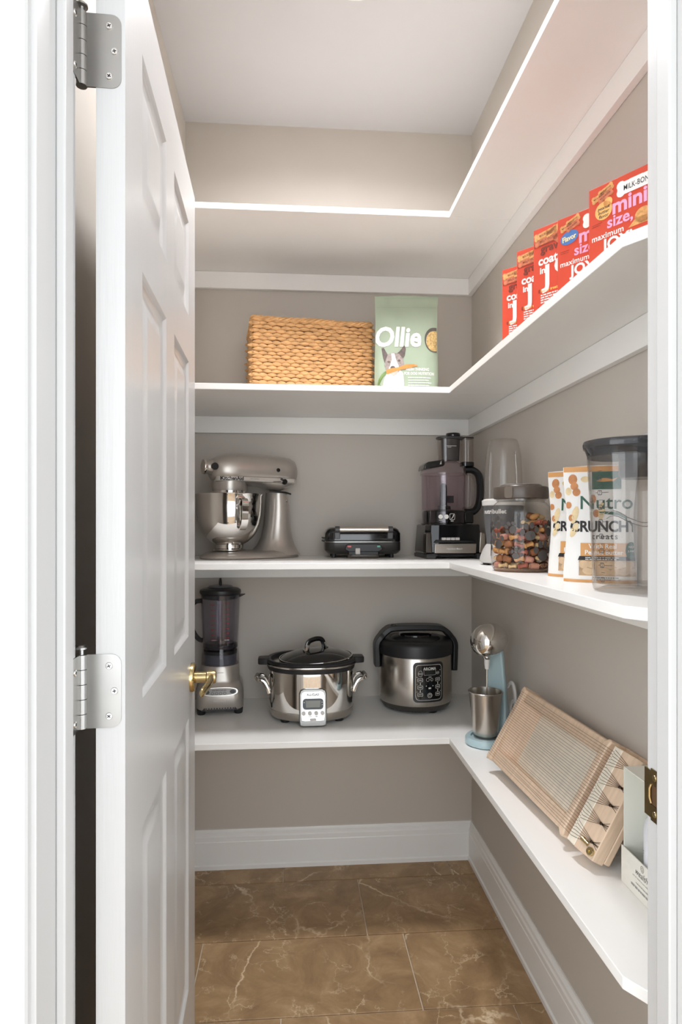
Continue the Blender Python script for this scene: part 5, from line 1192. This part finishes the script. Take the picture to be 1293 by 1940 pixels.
# ------------------------------------------------------------------ drink mixer, its cup
AQUA = mat('pale_aqua_enamel', (176, 200, 205), 0.28, var=0.02, vscale=10, coat=0.3)
def drink_mixer():
    ox, oy, rz = 0.572, 1.822, math.radians(-48)
    t = thing('drink_mixer', 'pale blue retro drink mixer with a chrome head', 'drink mixer', (ox, oy, S4), rz)
    b = MB().loft([sell(0, 0.000, 0.057, 0.068, 0.001, 44, 2.2), sell(0, 0.000, 0.060, 0.072, 0.004, 44, 2.2), sell(0, 0.000, 0.060, 0.072, 0.018, 44, 2.2), sell(0, 0.000, 0.057, 0.069, 0.0225, 44, 2.2), sell(0, -0.012, 0.0435, 0.0435, 0.0230, 44), sell(0, -0.012, 0.0425, 0.0425, 0.0165, 44), sell(0, -0.012, 0.001, 0.001, 0.0160, 44)], cap=False)
    obj('base', b, AQUA, t, ang=35)
    col = MB(); rings = []
    for z, hw, y0, y1 in ((0.016, 0.050, 0.030, 0.092), (0.04, 0.044, 0.036, 0.088), (0.07, 0.038, 0.041, 0.082), (0.11, 0.034, 0.044, 0.076), (0.16, 0.031, 0.044, 0.070), (0.22, 0.0285, 0.040, 0.062), (0.27, 0.027, 0.034, 0.056), (0.298, 0.0265, 0.030, 0.052)):
        rings.append([(-hw, y0, z), (-hw * 0.9, y0 - 0.003, z), (hw * 0.9, y0 - 0.003, z), (hw, y0, z), (hw, (y0 + y1) / 2, z), (hw * 0.72, y1, z), (-hw * 0.72, y1, z), (-hw, (y0 + y1) / 2, z)])
    col.loft(rings); obj('column', col, AQUA, t, bevel=0.004, seg=3, ang=45)
    bx('switch_bracket', -0.008, 0.008, 0.031, 0.045, 0.112, 0.122, AQUA, t, bevel=0.002)
    # chrome head: egg lying forward
    def hr(y, r, zc, up=1.0):
        return [(r * math.cos(q), y, zc + r * up * math.sin(q)) for q in [2 * PI * j / 36 for j in range(36)]]
    h = MB().loft([hr(-0.050, 0.002, 0.297), hr(-0.048, 0.016, 0.297), hr(-0.042, 0.029, 0.298), (hr(-0.030, 0.041, 0.2995)), hr(-0.012, 0.0475, 0.301), hr(0.010, 0.0485, 0.302), hr(0.032, 0.0465, 0.303), hr(0.048, 0.0405, 0.304), hr(0.058, 0.030, 0.305), hr(0.064, 0.016, 0.3055), hr(0.0655, 0.002, 0.3055)])
    head = obj('motor_head', h, CHROME, t, ang=60)
    obj('head_trim', MB().tube([(0.0482 * math.cos(q), 0.008 + 0.0585 * math.sin(q) if math.sin(q) > 0 else 0.008 + 0.057 * math.sin(q), 0.311 + 0.006 * math.sin(q)) for q in [2 * PI * i / 40 for i in range(40)]], 0.0012, 6, loop=True), CHROME, head)
    obj('spindle_collar', MB().lathe([(0.0135, 0.262), (0.0135, 0.253), (0.011, 0.250), (0.009, 0.247), (0.002, 0.247)], 20, (0, -0.004)), CHROME, head)
    obj('spindle_sleeve', MB().lathe([(0.0085, 0.249), (0.0082, 0.238), (0.0062, 0.218), (0.003, 0.2175)], 18, (0, -0.004)), WPLAS, head)
    sp = MB().tube([(0, -0.004, 0.22), (0, -0.004, 0.125)], 0.0024, 8)
    sp.lathe([(0.001, 0.122), (0.013, 0.123), (0.013, 0.1255), (0.001, 0.1265)], 16, (0, -0.004))
    obj('spindle', sp, STEEL, head)
    cp = spline([(0.052, 0.058, 0.03), (0.060, 0.054, 0.09), (0.060, 0.054, 0.140), (0.052, 0.058, 0.168), (0.040, 0.064, 0.172), (0.026, 0.072, 0.155)], 6)
    cd = MB().tube(cp, 0.0038, 6, flat=1.5)
    cd.tube(spline([(0.046, 0.064, 0.02), (0.058, 0.056, 0.075), (0.064, 0.052, 0.112), (0.056, 0.056, 0.126), (0.040, 0.066, 0.105), (0.034, 0.072, 0.06)], 6), 0.0038, 6, flat=1.5)
    obj('power_cord', cd, LGREY, t)
    cup = tag(obj('mixing_cup', MB().lathe([(0.002, 0.0006), (0.0325, 0.0006), (0.0340, 0.002), (0.0350, 0.006), (0.0485, 0.1345), (0.0505, 0.1358), (0.0512, 0.1375), (0.0497, 0.1388), (0.0475, 0.1375), (0.0335, 0.008), (0.002, 0.0055)], 56, cap=False), STEEL, None),
              'brushed steel mixing cup standing on the drink mixer base', 'cup')
    cup.location = (ox - 0.012 * 0.743, oy - 0.012 * 0.669, S4 + 0.0165); cup.rotation_euler = (0, 0, rz)
drink_mixer()

# ------------------------------------------------------------------ pasta chitarra leaning on the wall
MAPLE = mat('pale_beech_wood', (218, 192, 166), 0.5, var=0.10, vscale=9, stretch=(14, 1.2, 14), bump=0.08, bscale=30)
MAPLE2 = mat('pale_maple_board', (238, 228, 210), 0.5, var=0.06, vscale=8, stretch=(10, 1, 10))
def chitarra():
    C = Vector((0.540, 1.121, S4 + 0.0285)); e1 = Vector((-0.040, 0.505, 0.012)).normalized(); d = Vector((0.108, -0.002, 0.190))
    e2 = (d - e1 * d.dot(e1)).normalized(); n = e1.cross(e2); n.normalize()
    if n.x > 0: n = -n
    M = Matrix(((e1.x, e2.x, n.x, C.x), (e1.y, e2.y, n.y, C.y), (e1.z, e2.z, n.z, C.z), (0, 0, 0, 1)))
    t = thing('pasta_chitarra', 'wooden stringed pasta cutter leaning against the right wall', 'pasta cutter')
    t.matrix_world = M
    LN, WD = 0.487, 0.204                  # local x along the length (from the near end), y up the slope, z out of the face
    B = lambda nm, x0, x1, y0, y1, z0, z1, m=MAPLE, bv=0.003, par=t: bx(nm, x0, x1, y0, y1, z0, z1, m, par, bevel=bv)
    # side rails
    B('side_rail', 0.104, LN - 0.018, 0.0, 0.033, -0.046, -0.006, bv=0.004)
    B('side_rail', 0.104, LN - 0.018, WD - 0.033, WD, -0.046, -0.006, bv=0.004)
    # far end bridge with flared ears
    far = MB().prism([(LN - 0.020, 0.004), (LN - 0.004, -0.004), (LN + 0.002, 0.006), (LN - 0.002, 0.02), (LN - 0.002, WD - 0.02), (LN + 0.002, WD - 0.006), (LN - 0.004, WD + 0.004), (LN - 0.020, WD - 0.004), (LN - 0.022, WD - 0.03), (LN - 0.022, 0.03)], lambda a, b, z: (a, b, z), -0.050, 0.002)
    obj('far_bridge', far, MAPLE, t, bevel=0.003)
    nb = MB().prism([(0.108, 0.004), (0.094, -0.006), (0.084, -0.002), (0.090, 0.014), (0.090, WD - 0.014), (0.084, WD + 0.002), (0.094, WD + 0.006), (0.108, WD - 0.004), (0.108, 0.03), (0.108, WD - 0.03)][:8], lambda a, b, z: (a, b, z), -0.050, 0.004)
    obj('near_bridge', nb, MAPLE, t, bevel=0.003)
    # sloping tray board between the rails
    tr = MB().loft([[(0.100, 0.030, -0.012), (0.100, WD - 0.030, -0.012), (0.100, WD - 0.030, -0.018), (0.100, 0.030, -0.018)], [(LN - 0.07, 0.030, -0.040), (LN - 0.07, WD - 0.030, -0.040), (LN - 0.07, WD - 0.030, -0.046), (LN - 0.07, 0.030, -0.046)]])
    obj('tray_board', tr, MAPLE2, t, smooth=False)
    fl = MB().loft([[(LN - 0.07, 0.030, -0.040), (LN - 0.07, WD - 0.030, -0.040), (LN - 0.07, WD - 0.030, -0.046), (LN - 0.07, 0.030, -0.046)], [(LN - 0.02, 0.030, -0.010), (LN - 0.02, WD - 0.030, -0.010), (LN - 0.02, WD - 0.030, -0.016), (LN - 0.02, 0.030, -0.016)]])
    obj('end_slope', fl, MAPLE, t, smooth=False)
    B('base_plank', 0.0, 0.100, 0.004, WD + 0.006, -0.049, -0.034)
    # tuning block with its chamfered front
    tb = MB().prism([(0.000, -0.034), (0.070, -0.034), (0.070, -0.004), (0.052, 0.004), (0.040, 0.004), (0.000, -0.010)], lambda a, z, b: (a, b, z), 0.0, WD)
    block = obj('tuning_block', tb, MAPLE, t, bevel=0.0015)
    B('block_face', 0.043, 0.069, 0.001, WD - 0.001, -0.004, 0.0048, MAPLE2, 0.001)
    # strings
    sm = mat('dark_music_wire', (70, 56, 44), 0.35, 0.8, var=0.1)
    ns = 32; me = None; rr = random.Random(2)
    for i in range(ns):
        y = 0.012 + (WD - 0.024) * i / (ns - 1)
        sag = rr.uniform(-0.0015, 0.002)
        o = obj('string', MB().tube([(0.062, y, 0.0052), (0.100, y, 0.0046), (0.25, y + sag, 0.0035), (LN - 0.018, y, 0.0032), (LN + 0.0015, y, 0.0012), (LN + 0.003, y, -0.02)], 0.00032, 4), sm, t)
    # tied bundles on the near face
    kn = 5
    for k in range(kn):
        y0 = 0.028 + k * 0.038
        bdl = MB()
        for j in range(6):
            yy = y0 - 0.016 + 0.0065 * j
            bdl.tube(spline([(0.062, yy, 0.0055), (0.040, yy * 0.7 + y0 * 0.3, 0.0048), (0.020, y0 + (j - 2.5) * 0.0015, -0.0015), (0.012, y0 + (j - 2.5) * 0.0006, -0.0045), (0.001, y0 + (j - 2.5) * 0.003 + rr.uniform(-0.002, 0.002), -0.0085)], 3), 0.00035, 4)
        o = obj('wire_bundle', bdl, sm, t); o['kind'] = 'stuff'
        obj('knot', MB().lathe([(0.0005, -0.0025), (0.0025, -0.0015), (0.003, 0.0005), (0.002, 0.002), (0.0005, 0.0025)], 10).xf(Matrix.Translation((0.014, y0, -0.002))), sm, o)
    pg = MB().lathe([(0.0005, 0), (0.0078, 0), (0.0078, 0.004), (0.0068, 0.0055), (0.0028, 0.0055), (0.0024, 0.0035), (0.0005, 0.0035)], 20).xf(Matrix.Translation((0.010, 0.012, -0.0075)) @ Matrix.Rotation(math.radians(-14), 4, 'Y'))
    obj('brass_nut', pg, BRASS, t)
    obj('brass_pin', MB().tube([(0.018, 0.020, -0.002), (0.034, 0.022, 0.003)], [0.0042, 0.0048], 12), BRASS, t)
chitarra()

# ------------------------------------------------------------------ gift box with a bottle
def gift_box():
    t = thing('gift_box', 'white open-front gift box standing on the lowest shelf by the door frame', 'gift box', (0.592, 1.094, S4), 0)
    card = mat('white_card', (228, 228, 218), 0.6, var=0.015)
    W, D, H, k = 0.132, 0.074, 0.208, 0.002         # along -y, along +x, up
    bx('base_panel', 0.002, D, -W, 0, 0.0005, 0.0025, card, t)
    bx('back_panel', D - k, D, -W, 0, 0.003, H, card, t)
    bx('side_panel', 0.002, D - k, -k, 0, 0.003, H, card, t)
    bx('side_panel', 0.002, D - k, -W, -W + k, 0.003, H, card, t)
    bx('top_panel', 0.002, D - k, -W + k, -k, H - k, H, card, t)
    sl = mat('cream_sleeve_card', (232, 228, 218), 0.6, var=0.015)
    sleeve = bx('front_sleeve', -0.0005, 0.0015, -W - 0.002, 0.003, 0.0005, 0.066, sl, t)
    ink = mat('soft_black_ink', (70, 68, 66), 0.6, var=0.05)
    fm = lambda a, b: (-0.0012, -W / 2 - a, b)
    decal('script_lettering', [at(text2d('wealthe fine', 0.016, -0.005, 0.45, sx=0.9), 0.012, 0.040, 0.0), ringd(0.0, 0.0575, 0.005, 0.0055, 0.0007, 18), ringd(0.0, 0.0575, 0.0028, 0.003, 0.0006, 14)], ink, sleeve, fm)
    decal('small_lettering', lines_print(-0.030, 0.045, 0.0335, 1, 0.004, 0.0011, 9) + lines_print(-0.02, 0.03, 0.024, 1, 0.003, 0.0016, 4) + lines_print(-0.035, 0.045, 0.0145, 1, 0.004, 0.0034, 6), P_GREY, sleeve, fm)
    bt = thing('white_bottle', 'white round-shouldered bottle inside the open gift box', 'bottle', (0.592 + 0.038, 1.094 - 0.064, S4 + 0.0027), 0)
    wm = mat('satin_white_bottle', (228, 230, 236), 0.3, var=0.01)
    obj('bottle_body', MB().lathe([(0.002, 0.0002), (0.028, 0.0002), (0.0305, 0.003), (0.031, 0.01), (0.031, 0.115), (0.0285, 0.130), (0.022, 0.140), (0.014, 0.145), (0.0125, 0.150), (0.0125, 0.156), (0.002, 0.156)], 40), wm, bt)
    obj('bottle_cap', MB().lathe([(0.015, 0.1562), (0.0155, 0.158), (0.0155, 0.176), (0.014, 0.178), (0.002, 0.178)], 30), WPLAS, bt)
    decal('bottle_lettering', [at(text2d('S', 0.010, 0.0, 0.3), -0.012, 0.075)], ink, bt, lambda a, b: (-(0.0316) * math.cos(a / 0.031), -(0.0316) * math.sin(a / 0.031), b))
gift_box()
